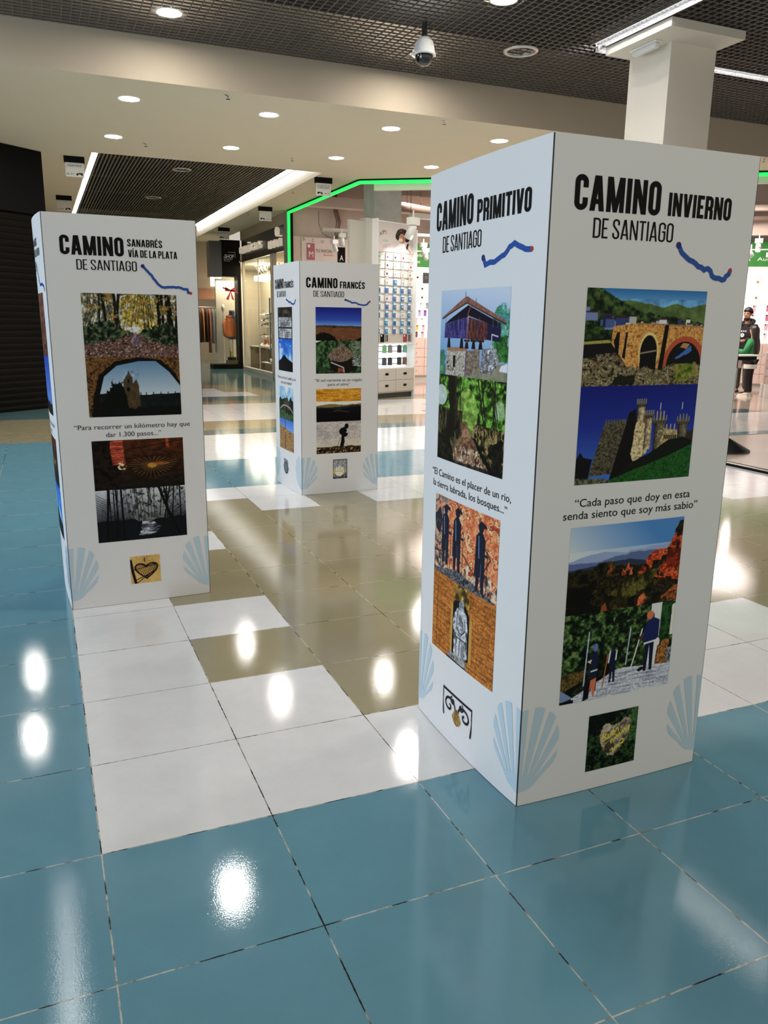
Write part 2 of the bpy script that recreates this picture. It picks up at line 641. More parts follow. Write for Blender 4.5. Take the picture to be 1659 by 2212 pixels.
class Pic:
    def __init__(s, w, h, cell, bg=(128, 128, 128)):
        s.nx, s.ny = 2 * max(8, int(w / cell)), 2 * max(8, int(h / cell))
        s.asp = w / h
        s.u, s.v = np.meshgrid(np.linspace(0, 1, s.nx), np.linspace(0, 1, s.ny))
        s.c = np.ones((s.ny, s.nx, 3)) * np.array(bg, float)
        s.keep = None

    def n(s, sx, sy=None, k=0, oct=3):
        sy = sy or sx
        t = 0
        a = 1
        tot = 0
        for o in range(oct):
            t = t + a * vnoise(s.u * s.asp * sx * 2 ** o + 7.3 * o, s.v * sy * 2 ** o + 3.1 * o, k + o)
            tot += a
            a *= .55
        return t / tot

    def fill(s, m, col, a=1.0):
        m = m.astype(float)[..., None] * a
        s.c = s.c * (1 - m) + np.array(col, float) * m

    def grad(s, v0, c0, v1, c1, m=None):
        t = np.clip((s.v - v0) / (v1 - v0), 0, 1)[..., None]
        g = np.array(c0, float) * (1 - t) + np.array(c1, float) * t
        m = np.ones_like(s.v, bool) if m is None else m
        s.c = np.where(m[..., None], g, s.c)

    def poly(s, pts, jag=0.0, js=20, k=3):
        u, v = s.u, s.v
        if jag:
            u = u + (s.n(js, k=k) - .5) * jag
            v = v + (s.n(js, k=k + 5) - .5) * jag
        ins = np.zeros_like(u, bool)
        n = len(pts)
        for i in range(n):
            x0, y0 = pts[i]
            x1, y1 = pts[(i + 1) % n]
            if y0 == y1:
                continue
            c = ((y0 > v) != (y1 > v)) & (u < (x1 - x0) * (v - y0) / (y1 - y0) + x0)
            ins ^= c
        return ins

    def below(s, pts, jag=0.0, js=12, k=2):
        xs, ys = zip(*pts)
        f = np.interp(s.u, xs, ys)
        if jag:
            f = f + (s.n(js, .01, k=k, oct=4) - .5) * jag
        return s.v < f

    def ell(s, x, y, rx, ry):
        return ((s.u - x) / rx) ** 2 + ((s.v - y) / ry) ** 2 < 1

    def line(s, pts, w):
        d = np.full_like(s.u, 9.)
        for (x0, y0), (x1, y1) in zip(pts[:-1], pts[1:]):
            ax, ay = (x1 - x0) * s.asp, y1 - y0
            L2 = ax * ax + ay * ay + 1e-12
            px, py = (s.u - x0) * s.asp, s.v - y0
            t = np.clip((px * ax + py * ay) / L2, 0, 1)
            d = np.minimum(d, np.hypot(px - t * ax, py - t * ay))
        return d < w / 2

    def tex(s, m, amp, sx, sy=None, k=0, oct=4):
        f = 1 + (s.n(sx, sy, k, oct) - .5) * 2 * amp
        s.c = np.where(m[..., None], np.clip(s.c * f[..., None], 0, 255), s.c)

    def leaves(s, m, cols, sx, sy=None, k=0, th=.5):
        q = s.n(sx, sy, k, 5)
        q = np.argsort(np.argsort(q.ravel())).reshape(q.shape) / q.size
        C = np.array(cols, float)
        t = q * (len(cols) - 1)
        i0 = np.clip(t.astype(int), 0, len(cols) - 2)
        fr = np.clip((t - i0 - .5) * 1.8 + .5, 0, 1)[..., None]
        g = (C[i0] * (1 - fr) + C[i0 + 1] * fr) * (.78 + .44 * s.n(70, 70, k + 11, 1))[..., None]
        s.c = np.where(m[..., None], np.clip(g, 0, 255), s.c)

    def down(s):
        f = lambda a: (a[::2, ::2] + a[1::2, ::2] + a[::2, 1::2] + a[1::2, 1::2]) / 4
        s.c = f(s.c)
        s.u, s.v = np.meshgrid(np.linspace(0, 1, s.nx // 2), np.linspace(0, 1, s.ny // 2))
        if s.keep is not None:
            s.keep = f(s.keep.astype(float)) > .45
        s.ny, s.nx = s.ny // 2, s.nx // 2


ALL = lambda p: np.ones_like(p.u, bool)


def trunks(p, seed, n, v0, v1, w, col, u0=0., u1=1., lean=.06, branch=0):
    r = random.Random(seed)
    for i in range(n):
        x = u0 + (u1 - u0) * r.random()
        b = r.uniform(*v0)
        dx = r.uniform(-lean, lean)
        p.fill(p.line([(x, b), (x + dx, v1)], r.uniform(*w)), col)
        for j in range(branch):
            y = r.uniform(b + .1, v1)
            xx = x + dx * (y - b) / max(.01, v1 - b)
            sg = r.choice((-1, 1))
            p.fill(p.line([(xx, y), (xx + sg * r.uniform(.04, .12), y + r.uniform(.02, .15))], w[0] * .45), col)


def pic_forest(p):
    p.leaves(ALL(p), [(70, 74, 62), (116, 116, 96), (150, 144, 112), (186, 182, 160), (206, 208, 204)], 20, k=1)
    p.leaves(p.ell(.56, .66, .26, .34) & (p.n(12, k=6) > .42), [(96, 86, 40), (150, 132, 56), (190, 164, 74), (206, 186, 110)], 24, k=3)
    for k in range(26):
        r = random.Random(k)
        x = r.uniform(-.05, .34)
        p.fill(p.line([(x, .46), (x + r.uniform(.0, .10), .75), (x + r.uniform(-.04, .14), 1.02)], r.uniform(.004, .010)), (40, 40, 38))
    trunks(p, 2, 16, (.42, .5), 1.02, (.006, .016), (34, 30, 24), .30, .78, .08, 2)
    trunks(p, 1, 5, (.45, .55), 1.02, (.02, .05), (20, 19, 18), .14, .36, .03, 2)
    trunks(p, 3, 6, (.2, .5), 1.02, (.02, .06), (14, 14, 14), .80, 1.0, .05, 4)
    p.leaves((p.v > .62) & (p.n(14, k=8) > .60), [(70, 66, 34), (110, 96, 46), (130, 110, 56), (150, 104, 56)], 30, k=9)
    p.leaves(p.below([(0, .53), (.2, .56), (.36, .5), (.45, .40), (.55, .38), (.66, .48), (.8, .52), (1, .55)], .16, 18), [(8, 11, 8), (18, 27, 16), (32, 46, 28), (54, 68, 46), (84, 94, 72)], 24, k=4)
    p.leaves(p.below([(0, .22), (.3, .26), (.45, .34), (.6, .34), (.75, .24), (1, .18)], .10, 20), [(34, 22, 20), (80, 54, 46), (124, 94, 84), (60, 42, 38), (176, 154, 146)], 44, 60, k=2)
    p.leaves(p.poly([(.505, .44), (.545, .44), (.60, .2), (.50, .16)], .03), [(80, 66, 76), (112, 96, 108), (146, 130, 140)], 34, k=6)
    p.leaves(p.poly([(.48, .40), (.60, .40), (.59, .49), (.54, .52), (.49, .48)], .06, 30), [(150, 146, 130), (214, 214, 206), (236, 236, 232)], 20, k=12)


def pic_arch(p):
    p.leaves(ALL(p), [(40, 28, 16), (86, 58, 30), (120, 84, 44), (60, 42, 24)], 26, k=3)
    p.fill(p.poly([(.03, 0), (.05, .3), (.13, .7), (.3, .93), (.55, 1.0), (.8, .95), (.95, .72), (1.02, .5), (1, 0)], .02), (14, 12, 10))
    m = p.poly([(.12, 0), (.12, .35), (.18, .68), (.32, .86), (.55, .93), (.74, .93), (.88, .75), (1.0, .5), (1, 0)])
    p.grad(.35, (176, 190, 200), .95, (88, 124, 158), m)
    dk = (10, 12, 12)
    p.fill(m & p.below([(0, .38), (.2, .40), (.5, .38), (.55, .36), (1, .38)], .02), (16, 20, 20))
    p.tex(m & (p.v < .38), .5, 14, k=5)
    for x in (.56, .62, .7, .78, .86, .94):
        p.fill(m & p.line([(x, .36), (x, .40)], .015), dk)
    p.fill(p.poly([(.38, .1), (.38, .6), (.40, .66), (.42, .70), (.44, .78), (.46, .70), (.48, .66), (.48, .56), (.52, .62), (.54, .54), (.55, .35), (.55, .1)]), (66, 54, 36))
    p.fill(p.ell(.435, .60, .012, .035) | p.ell(.43, .46, .02, .04), dk)
    p.tex(p.poly([(.38, .1), (.38, .78), (.55, .78), (.55, .1)]) & m, .3, 20, k=2)
    p.fill(p.poly([(.14, .2), (.2, .38), (.22, .46), (.25, .52), (.265, .64), (.29, .54), (.33, .56), (.35, .62), (.37, .52), (.40, .4), (.44, .1), (.14, .05)], .07, 26), (8, 12, 10))
    p.fill(m & p.below([(0, .12), (1, .16)], .08), (10, 12, 12))


def pic_night(p):
    p.leaves(ALL(p), [(8, 6, 5), (18, 13, 9), (30, 22, 14), (14, 10, 8)], 9, k=1)
    p.grad(0, (18, 16, 12), 1, (70, 34, 14), p.u > .3)
    p.tex(p.u > .3, .6, 10, 22, k=4)
    m = (np.abs(p.u - .26 - .03 * (1 - p.v)) < .07 + .02 * (p.n(8, 20, k=3) - .5)) & (p.v > .5)
    p.leaves(m, [(90, 34, 22), (150, 60, 40), (190, 88, 66)], 6, 40, k=7)
    p.fill((np.abs(p.u - .82) < .018) & (p.v > .8), (176, 74, 40), .7)
    cx, cy = .64, .46
    for k in range(26):
        a = math.radians(k * 360 / 26)
        rx, ry = (.22, .24) if math.sin(a) < 0 else (.26, .18)
        p.fill(p.line([(cx + .05 * math.cos(a), cy + .05 * math.sin(a)), (cx + rx * math.cos(a), cy + ry * math.sin(a))], .010), (120, 92, 50), .7)
        p.fill(p.line([(cx + .14 * math.cos(a + .1), cy + .12 * math.sin(a + .1)), (cx + rx * math.cos(a + .12), cy + ry * math.sin(a + .12))], .012), (6, 5, 4), .9)
    p.fill(p.ell(cx, cy, .05, .05), (200, 150, 60), .8)
    p.fill(p.ell(cx + .1, cy + .03, .1, .03), (160, 90, 36), .7)
    p.leaves((p.ell(.31, .48, .05, .09)) & (p.n(24, k=2) > .5), [(190, 150, 90), (230, 220, 190)], 20, k=5)
    for a, b in (((.35, .8), (1, .95)), ((.35, .62), (1, .7)), ((.4, .2), (1, .35)), ((.45, 1), (.6, .6)), ((.7, 1), (.95, .6)), ((.55, .2), (.6, 0))):
        p.fill(p.line([a, b], .012), (10, 7, 5), .8)


def pic_fog(p):
    p.grad(.3, (26, 30, 36), 1, (178, 182, 190))
    p.fill(p.ell(.58, .62, .2, .35), (190, 194, 190), .35)
    p.tex(ALL(p), .2, 7, k=2)
    p.leaves((p.v > .35) & (p.n(22, 18, k=4) > .56) & (p.u > .3), [(30, 34, 34), (66, 70, 66), (90, 92, 84)], 30, k=6)
    p.fill(p.below([(0, .42), (.4, .40), (.5, .36), (1, .42)], .06), (14, 17, 20))
    m = p.poly([(.50, .36), (.62, .36), (.70, .22), (.66, .1), (.5, .06), (.46, .1)], .05)
    p.leaves(m, [(30, 32, 38), (90, 94, 104), (170, 174, 186)], 8, 26, k=8)
    trunks(p, 4, 6, (0, .1), 1.02, (.016, .05), (10, 10, 10), .10, .34, .04, 4)
    trunks(p, 5, 12, (.35, .45), 1.02, (.006, .014), (24, 26, 28), .34, .7, .04, 3)
    trunks(p, 6, 5, (.1, .3), 1.02, (.02, .04), (12, 13, 12), .70, 1.0, .1, 4)
    p.fill(p.line([(.70, 1), (.78, .6), (.92, .03)], .05), (10, 10, 10))
    for k in range(9):
        p.fill(p.line([(0, .92 - k * .045), (.12, .80 - k * .045)], .008), (24, 24, 26))


def pic_bridge(p):
    p.grad(.8, (104, 150, 190), 1, (38, 92, 146))
    p.fill(p.below([(0, .86), (.35, .88), (.46, .86), (.62, .82), (.74, .86), (.86, .82), (1, .87)], .02), (66, 84, 46))
    p.tex(p.v < .9, .45, 12, k=3)
    p.leaves(p.below([(0, 1.05), (.12, 1.0), (.2, .93), (.3, .86), (.4, .78), (.6, .74), (1, .66)], .05), [(10, 18, 10), (20, 34, 18), (40, 58, 28), (58, 78, 40)], 20, k=6)
    # houses
    r = random.Random(5)
    for i in range(44):
        x = r.random()
        y = .60 + .10 * r.random() - .03 * x + (.1 if x < .12 else 0)
        w = r.uniform(.01, .03) * (1.6 if x < .3 else 1)
        h = r.uniform(.02, .05) * (1.7 if x < .3 else 1)
        c = r.choice([(180, 184, 196), (96, 110, 150), (40, 54, 100), (150, 150, 150), (60, 60, 76), (200, 196, 186)])
        if x < .2:
            c = r.choice([(40, 50, 96), (60, 76, 124), (26, 34, 64), (96, 110, 150)])
        p.fill((np.abs(p.u - x) < w) & (np.abs(p.v - y) < h), c)
        p.fill((np.abs(p.u - x) < w) & (np.abs(p.v - y - h) < .008), (50, 34, 36))
    p.leaves(p.below([(0, .60), (.2, .58), (.3, .56)], .05) & (p.u < .26), [(10, 16, 10), (26, 40, 20), (44, 66, 30)], 18, k=2)
    p.fill(p.below([(0, .48), (.25, .50), (.26, .46), (1, .4)]), (16, 16, 20))
    p.fill(p.poly([(0, .46), (.2, .48), (.22, .45), (0, .43)]), (130, 130, 60))
    st = [(.215, .45), (.225, .62), (.40, .65), (.64, .65), (1, .62), (1, .2), (.9, .22), (.62, .14), (.56, .14), (.36, .19), (.30, .3)]
    m = p.poly(st)
    p.leaves(m, [(120, 76, 36), (170, 118, 60), (200, 150, 84), (146, 98, 50), (186, 134, 78)], 34, 50, k=5)
    p.fill(p.poly([(.41, .645), (1, .61), (1, .635), (.41, .66)]), (120, 92, 64), .7)
    for a in ([(.235, .46), (.26, .56), (.28, .56), (.28, .34), (.255, .36)], [(.315, .35), (.33, .56), (.345, .56), (.335, .28), (.31, .3)]):
        p.fill(p.poly(a), (12, 12, 14))
    p.fill(p.ell(.53, .35, .085, .21) & (p.v > .2), (206, 170, 110))
    p.fill((p.ell(.53, .34, .072, .19)) | ((np.abs(p.u - .53) < .07) & (p.v < .34) & (p.v > .16)), (12, 13, 14))
    p.fill(p.ell(.85, .22, .19, .30) & (p.v > .12), (150, 66, 44))
    p.fill(p.ell(.845, .2, .155, .265), (14, 15, 17))
    p.fill(p.poly([(.655, .64), (.69, .64), (.66, .16), (.62, .16)]), (14, 12, 12))
    p.fill(p.poly([(.76, .29), (.90, .42), (.92, .36), (.78, .28)], .03), (50, 90, 150))
    p.fill(p.poly([(.82, .46), (.88, .44), (.86, .38), (.80, .4)], .03), (150, 110, 70))
    p.fill(p.line([(.46, .34), (.60, .37)], .015), (120, 110, 100))
    rk = p.below([(0, .30), (.12, .34), (.26, .34), (.36, .18), (.5, .2), (.6, .16), (.7, .2), (.8, .24), (1, .22)], .06)
    p.leaves(rk, [(24, 20, 14), (70, 60, 42), (120, 108, 84), (52, 50, 26), (150, 138, 112), (36, 30, 20)], 26, 34, k=9)
    p.leaves(p.poly([(.78, .22), (.96, .24), (1, .1), (.84, .02), (.76, .08)], .06), [(50, 66, 20), (90, 104, 36), (120, 108, 60)], 20, k=4)
    p.fill(p.poly([(.26, .1), (.44, .12), (.42, .0), (.22, 0)], .05), (12, 14, 12), .85)


def castle_tower(p, x, y0, y1, w, c0, c1, crown=True):
    m = p.poly([(x - w, y0), (x - w, y1), (x + w, y1), (x + w, y0)])
    p.leaves(m, [c0, c1, tuple((a + b) / 2 for a, b in zip(c0, c1))], 50, 50, k=int(x * 100) % 20)
    t = np.clip((p.u - (x - w)) / (2 * w), 0, 1)
    p.c = np.where(m[..., None], p.c * (0.35 + .8 * np.sin(t * 2.2))[..., None], p.c)
    if crown:
        p.fill(p.poly([(x - w * 1.35, y1 - .04), (x - w * 1.35, y1 + .01), (x + w * 1.35, y1 + .01), (x + w * 1.35, y1 - .04)]), (70, 66, 58))
        for k in range(5):
            xx = x - w * 1.25 + k * w * .62
            p.fill(p.line([(xx, y1), (xx, y1 + .035)], .018), (104, 98, 86))
        for k in range(6):
            xx = x - w * 1.2 + k * w * .48
            p.fill(p.line([(xx, y1 - .045), (xx, y1 - .025)], .010), (24, 22, 20))


def pic_castle(p):
    p.grad(.1, (52, 88, 160), .6, (26, 40, 120))
    p.grad(.6, (26, 40, 120), 1.0, (18, 26, 96), p.v > .6)
    p.leaves(p.poly([(.11, .08), (.21, .62), (.39, .66), (.40, .5), (.34, .1)], .01), [(30, 28, 22), (60, 56, 44), (84, 80, 62), (44, 42, 32)], 46, 50, k=3)
    for k in range(8):
        x = .215 + k * .023
        p.fill(p.poly([(x, .61), (x + .004, .66), (x + .014, .66), (x + .016, .61)]), (76, 72, 60))
    p.fill(p.poly([(.28, .02), (.395, .62), (.41, .72), (.47, .76), (.48, .6), (.46, .3), (.5, .15), (.36, .0)]), (14, 13, 12))
    castle_tower(p, .512, .3, .82, .03, (190, 170, 132), (120, 106, 84))
    p.leaves(p.poly([(.45, .3), (.478, .62), (.60, .66), (.585, .3), (.49, .16)], .015), [(150, 130, 96), (196, 176, 136), (120, 102, 78)], 40, k=8)
    castle_tower(p, .585, .33, .70, .03, (170, 152, 118), (110, 98, 78))
    p.fill(p.poly([(.535, .70), (.57, .64), (.57, .58), (.535, .62)]), (90, 70, 50))
    castle_tower(p, .685, .30, .64, .045, (120, 110, 84), (70, 64, 50))
    for x in (.655, .685, .715):
        p.fill(p.line([(x, .64), (x, .72)], .02), (130, 122, 100))
    p.leaves(p.poly([(.70, .4), (.73, .54), (.85, .52), (.85, .4), (.72, .3)]), [(120, 106, 70), (160, 144, 100)], 40, k=1)
    for k in range(7):
        p.fill(p.line([(.735 + .017 * k, .435), (.737 + .017 * k, .465)], .018), (34, 30, 22))
    for x in (.75, .785, .82):
        p.fill(p.line([(x, .52), (x, .58)], .016), (140, 128, 100))
    castle_tower(p, .895, .36, .62, .042, (104, 96, 74), (64, 60, 48))
    for x in (.865, .895, .925):
        p.fill(p.line([(x, .62), (x, .68)], .018), (110, 104, 84))
    for x, y in ((.68, .74), (.875, .74)):
        p.fill(p.line([(x, y), (x, y + .07)], .008), (190, 190, 200))
    p.fill(p.poly([(.97, .5), (1, .52), (1, .2), (.95, .3)]), (20, 20, 16))
    p.fill(p.poly([(.94, .50), (1.0, .51), (1, .3), (.9, .34)], .01), (40, 36, 28))
    p.fill(p.below([(0, .2), (.06, .26), (.12, .22), (.2, .06), (.34, .04), (.45, .2), (.6, .28), (.78, .42), (.9, .45), (1, .4)], .02) & (p.u < .99) & (p.u > .34), (14, 18, 12))
    p.fill(p.poly([(0, 0), (0, .26), (.03, .34), (.06, .28), (.13, .26), (.1, 0)]), (14, 14, 16))
    p.leaves(p.poly([(.22, 0), (.5, .13), (.72, .22), (1, .36), (1, 0)], .01), [(16, 50, 18), (22, 66, 24), (30, 78, 30), (26, 58, 22)], 40, k=6)
    p.leaves(p.below([(0, .07), (.25, .05), (.3, 0), (1, 0)]), [(30, 34, 24), (64, 66, 52), (90, 92, 76)], 30, k=4)


def pic_redhills(p):
    t = np.clip(.25 + .9 * p.u + .6 * (p.v - .7), 0, 1)[..., None]
    p.c = np.array((206, 202, 196.)) * (1 - t) + np.array((64, 112, 168.)) * t
    p.fill((p.v < .72), (184, 190, 200), .5)
    p.fill(p.below([(0, .62), (.15, .67), (.3, .69), (.45, .66), (.6, .68), (.8, .70), (1, .72)], .03), (124, 138, 172))
    p.fill(p.below([(0, .60), (.25, .58), (.4, .62), (.6, .66), (.8, .64), (1, .66)], .03), (72, 88, 126))
    p.fill(p.below([(0, .52), (.2, .54), (.5, .58), (.7, .54), (1, .6)], .02), (36, 44, 58))
    dk = p.below([(0, .50), (.08, .52), (.2, .50), (.26, .57), (.36, .57), (.42, .52), (.55, .50), (.65, .5), (.8, .5), (1, .5)], .04)
    p.leaves(dk, [(10, 10, 6), (22, 20, 10), (40, 34, 14), (14, 12, 8), (56, 46, 18)], 9, 12, k=3)
    red = p.poly([(.60, .36), (.66, .5), (.72, .62), (.80, .66), (.86, .64), (.9, .72), (.95, .92), (1, .97), (1, .25), (.85, .3), (.75, .33)], .03)
    p.leaves(red, [(84, 22, 10), (150, 54, 26), (190, 84, 48), (120, 36, 18), (168, 66, 36)], 10, 16, k=7)
    p.leaves(red & (p.n(10, k=4) > .58), [(16, 14, 8), (34, 28, 12)], 20, k=5)
    p.fill(p.poly([(.88, .64), (1, .62), (1, .4), (.86, .4)], .04), (92, 24, 12), .7)
    p.leaves(p.poly([(.93, .86), (1, .97), (1, .8), (.95, .76)]), [(20, 18, 10), (40, 34, 16)], 20, k=2)
    for x, y in ((.36, .5), (.48, .44), (.55, .44), (.52, .5), (.83, .62)):
        p.leaves(p.poly([(x - .022, y - .06), (x - .012, y), (x, y + .045), (x + .008, y), (x + .02, y - .04)], .03, 30), [(110, 46, 26), (186, 90, 56)], 20, k=3)
    p.leaves(p.poly([(.35, .2), (.58, .36), (.74, .42), (.82, .44), (.7, .2), (.5, .1)], .05), [(24, 24, 8), (56, 54, 20), (80, 76, 30), (40, 34, 14)], 14, 9, k=8)
    p.fill(p.poly([(0, .3), (.25, .34), (.2, .1), (.35, 0), (0, 0)], .06), (8, 8, 6), .85)
    p.leaves(p.poly([(.62, 0), (.64, .1), (.68, .16), (.7, .08), (.68, 0)], .03, 30), [(110, 46, 26), (186, 90, 56)], 20, k=3)
    p.fill(p.poly([(.30, 0), (.31, .07), (.34, .1), (.36, 0)]), (120, 60, 30))
    p.leaves(p.poly([(.86, .1), (1, .2), (1, 0), (.84, 0)], .05), [(60, 56, 20), (150, 70, 40), (30, 34, 14)], 18, k=9)


def figure(p, x, y0, h, col, stick=None, stickcol=(180, 170, 150), coat=False, w=1.0):
    a = .10 * h / p.asp * w
    p.fill(p.ell(x, y0 + h * .93, a * .55, h * .07), col)
    p.fill(p.poly([(x - a * .8, y0 + h * .45), (x - a, y0 + h * .8), (x - a * .3, y0 + h * .87), (x + a * .4, y0 + h * .87), (x + a, y0 + h * .78), (x + a * .9, y0 + h * .45)]), col)
    if coat:
        p.fill(p.poly([(x - a * 1.2, y0 + h * .22), (x - a, y0 + h * .8), (x + a * .9, y0 + h * .8), (x + a * 1.0, y0 + h * .22)]), col)
    p.fill(p.poly([(x - a * .8, y0 + h * .5), (x - a * .9, y0), (x - a * .3, y0), (x + a * .0, y0 + h * .45), (x + a * .3, y0), (x + a * .9, y0), (x + a * .9, y0 + h * .5)]), col)
    if stick:
        p.fill(p.line([(x + stick * a, y0 - h * .02), (x + stick * a * .8, y0 + h * .75)], .012 * h * 2), stickcol)
        p.fill(p.line([(x, y0 + h * .72), (x + stick * a * .7, y0 + h * .55)], .05 * h), col)


def pic_terrace(p):
    p.leaves(ALL(p), [(6, 9, 6), (12, 20, 10), (24, 40, 18), (46, 70, 32), (86, 108, 60)], 22, 26, k=2)
    p.fill(p.poly([(.1, .1), (.4, .1), (.45, .5), (.2, .55)], .1), (5, 7, 5), .7)
    p.fill(p.poly([(.77, 1), (.87, 1), (.86, .15), (.77, .16)]), (206, 208, 210))
    p.leaves(p.poly([(.87, 1), (.97, 1), (.95, .7), (.92, .5), (.86, .5)]), [(14, 36, 16), (34, 66, 30)], 20, k=5)
    p.fill(p.poly([(.97, .95), (1, .97), (1, .6), (.965, .6)]), (196, 192, 180))
    p.leaves(p.poly([(.86, .55), (.97, .55), (.97, .2), (.84, .2)]), [(90, 56, 26), (150, 100, 50), (50, 40, 20)], 24, k=7)
    p.leaves(p.poly([(.96, .45), (1, .45), (1, .2), (.95, .2)]), [(50, 52, 60), (120, 124, 132)], 30, k=4)
    p.leaves(p.poly([(0, .34), (.2, .36), (.22, .22), (.04, .14), (0, .16)], .02), [(60, 48, 22), (90, 72, 34), (40, 34, 16)], 26, k=9)
    deck = p.poly([(.10, .06), (.48, .30), (.55, .31), (1, .26), (1, 0), (.1, 0)])
    p.leaves(deck, [(120, 124, 140), (150, 154, 170), (172, 176, 190)], 6, 60, k=6)
    for k in range(9):
        p.fill(deck & p.line([(.1, .04 + k * .035), (1, -.06 + k * .045)], .004), (206, 210, 220))
    p.fill(p.poly([(.03, .15), (.2, .24), (.2, .22), (.1, .12)]), (10, 10, 10))
    p.fill(p.poly([(0, .17), (.11, .06), (.0, .02)]), (100, 116, 150))
    p.fill(p.poly([(0, .0), (.12, .0), (.12, .04), (0, .03)]), (12, 12, 14))
    for x, y0, y1 in ((.20, .18, .78), (.57, .34, .75)):
        p.fill(p.line([(x, y0), (x + .02, y1)], .016), (150, 160, 180))
    p.fill(p.line([(.62, .28), (.70, .72)], .016), (206, 204, 196))
    figure(p, .78, .22, .68, (16, 20, 44))
    p.fill(p.poly([(.70, .60), (.74, .80), (.80, .84), (.86, .8), (.86, .56), (.74, .54)]), (22, 30, 72))
    p.fill(p.ell(.765, .87, .032, .05), (176, 96, 70))
    p.fill(p.line([(.73, .545), (.85, .565)], .02), (220, 216, 206))
    p.fill(p.ell(.855, .54, .022, .05), (216, 210, 196))
    p.fill(p.poly([(.66, .63), (.72, .66), (.72, .62), (.68, .6)]), (60, 40, 30))
    p.fill(p.poly([(.68, .25), (.72, .28), (.76, .26), (.70, .22)]), (14, 12, 12))
    figure(p, .45, .16, .42, (18, 22, 40))
    p.fill(p.line([(.41, .40), (.42, .52)], .02) | p.line([(.475, .42), (.48, .52)], .018), (190, 194, 206))
    p.fill(p.line([(.37, .12), (.40, .50)], .014), (150, 86, 40))
    figure(p, .28, .1, .52, (20, 24, 48))
    p.fill(p.ell(.285, .60, .022, .045), (84, 92, 150))
    p.fill(p.poly([(.22, .45), (.26, .47), (.25, .42)]), (200, 170, 150))
    p.fill(p.line([(.26, .33), (.31, .34)], .016), (220, 216, 206))
    p.fill(p.poly([(.24, .22), (.31, .25), (.30, .04), (.285, .04), (.27, .16), (.25, .03), (.235, .03)]), (176, 92, 64))
    p.fill(p.poly([(.20, .0), (.21, .2), (.26, .24), (.25, .02)]), (10, 12, 18))


def strokes(p, ls, w, col, a=1.0):
    for l in ls:
        p.fill(p.line(l, w), col, a)


def pic_heartstone(p):
    p.leaves(ALL(p), [(4, 7, 4), (8, 14, 7), (20, 36, 16), (40, 64, 30), (10, 16, 8)], 14, k=3)
    p.fill(p.poly([(0, .6), (.8, 1), (0, 1)], .1), (6, 7, 6), .8)
    p.leaves((p.u > .8) & (p.v > .4), [(20, 40, 18), (60, 92, 50), (30, 50, 24)], 12, 20, k=6)
    h = p.poly([(.42, .22), (.28, .42), (.24, .62), (.30, .78), (.42, .80), (.52, .74), (.62, .78), (.74, .86), (.86, .80), (.88, .66), (.80, .44), (.64, .26), (.52, .2)], .04)
    p.leaves(h, [(60, 54, 44), (110, 98, 82), (146, 132, 112), (82, 72, 60)], 8, k=1)
    p.fill(h & p.ell(.38, .73, .09, .08), (176, 164, 146), .6)
    p.fill(p.ell(.45, .36, .1, .1), (26, 22, 16), .7)
    Y = (176, 168, 60)
    strokes(p, [[(.30, .50), (.32, .62), (.38, .62), (.33, .56), (.40, .53), (.31, .49)],
                [(.41, .60), (.42, .54), (.46, .55), (.47, .62)], [(.49, .60), (.54, .62), (.52, .66), (.48, .62), (.50, .57), (.55, .58)],
                [(.56, .62), (.58, .69), (.61, .67), (.62, .62)],
                [(.50, .50), (.47, .47), (.49, .43)], [(.53, .46), (.55, .52)], [(.57, .50), (.59, .56), (.62, .53), (.64, .59), (.67, .55)],
                [(.69, .57), (.70, .62)], [(.72, .58), (.74, .65), (.78, .62), (.78, .57)], [(.80, .64), (.84, .69), (.83, .60), (.80, .62)],
                [(.66, .43), (.70, .47), (.74, .45), (.73, .39), (.68, .39)],
                [(.48, .30), (.52, .34), (.53, .28)], [(.55, .30), (.58, .35)], [(.60, .32), (.63, .38), (.66, .33)]], .022, Y)


def pic_heartiron(p):
    p.leaves(ALL(p), [(170, 136, 74), (184, 150, 86), (196, 160, 94)], 4, k=2)
    p.fill(p.below([(0, .3), (1, .2)]), (196, 166, 104), .4)
    K = (18, 18, 16)
    hrt = lambda dx, s: [(.5 + dx + s * math.sin(t) ** 3 * .37, .50 + s * (.26 * math.cos(t) - .11 * math.cos(2 * t) - .045 * math.cos(3 * t) - .02)) for t in [k * 2 * PI / 30 for k in range(31)]]
    ins = p.poly(hrt(.03, 1.0))
    gr = (np.abs(np.mod(p.u * 16 + p.v * 5, 1) - .5) < .2) | (np.abs(np.mod(p.v * 16 - p.u * 4, 1) - .5) < .2)
    p.fill(ins & gr, (90, 66, 30), .8)
    p.fill(p.line(hrt(.03, 1.0), .05), K)
    p.fill(p.line(hrt(-.02, .93), .02), K)
    strokes(p, [[(.48, .78), (.48, .92)], [(.1, .5), (.85, .66)], [(.1, .1), (.85, .42)], [(.2, .02), (.6, .3)]], .03, K)
    p.fill(p.line([(.02, .85), (.08, .4), (.16, .0)], .09), K)


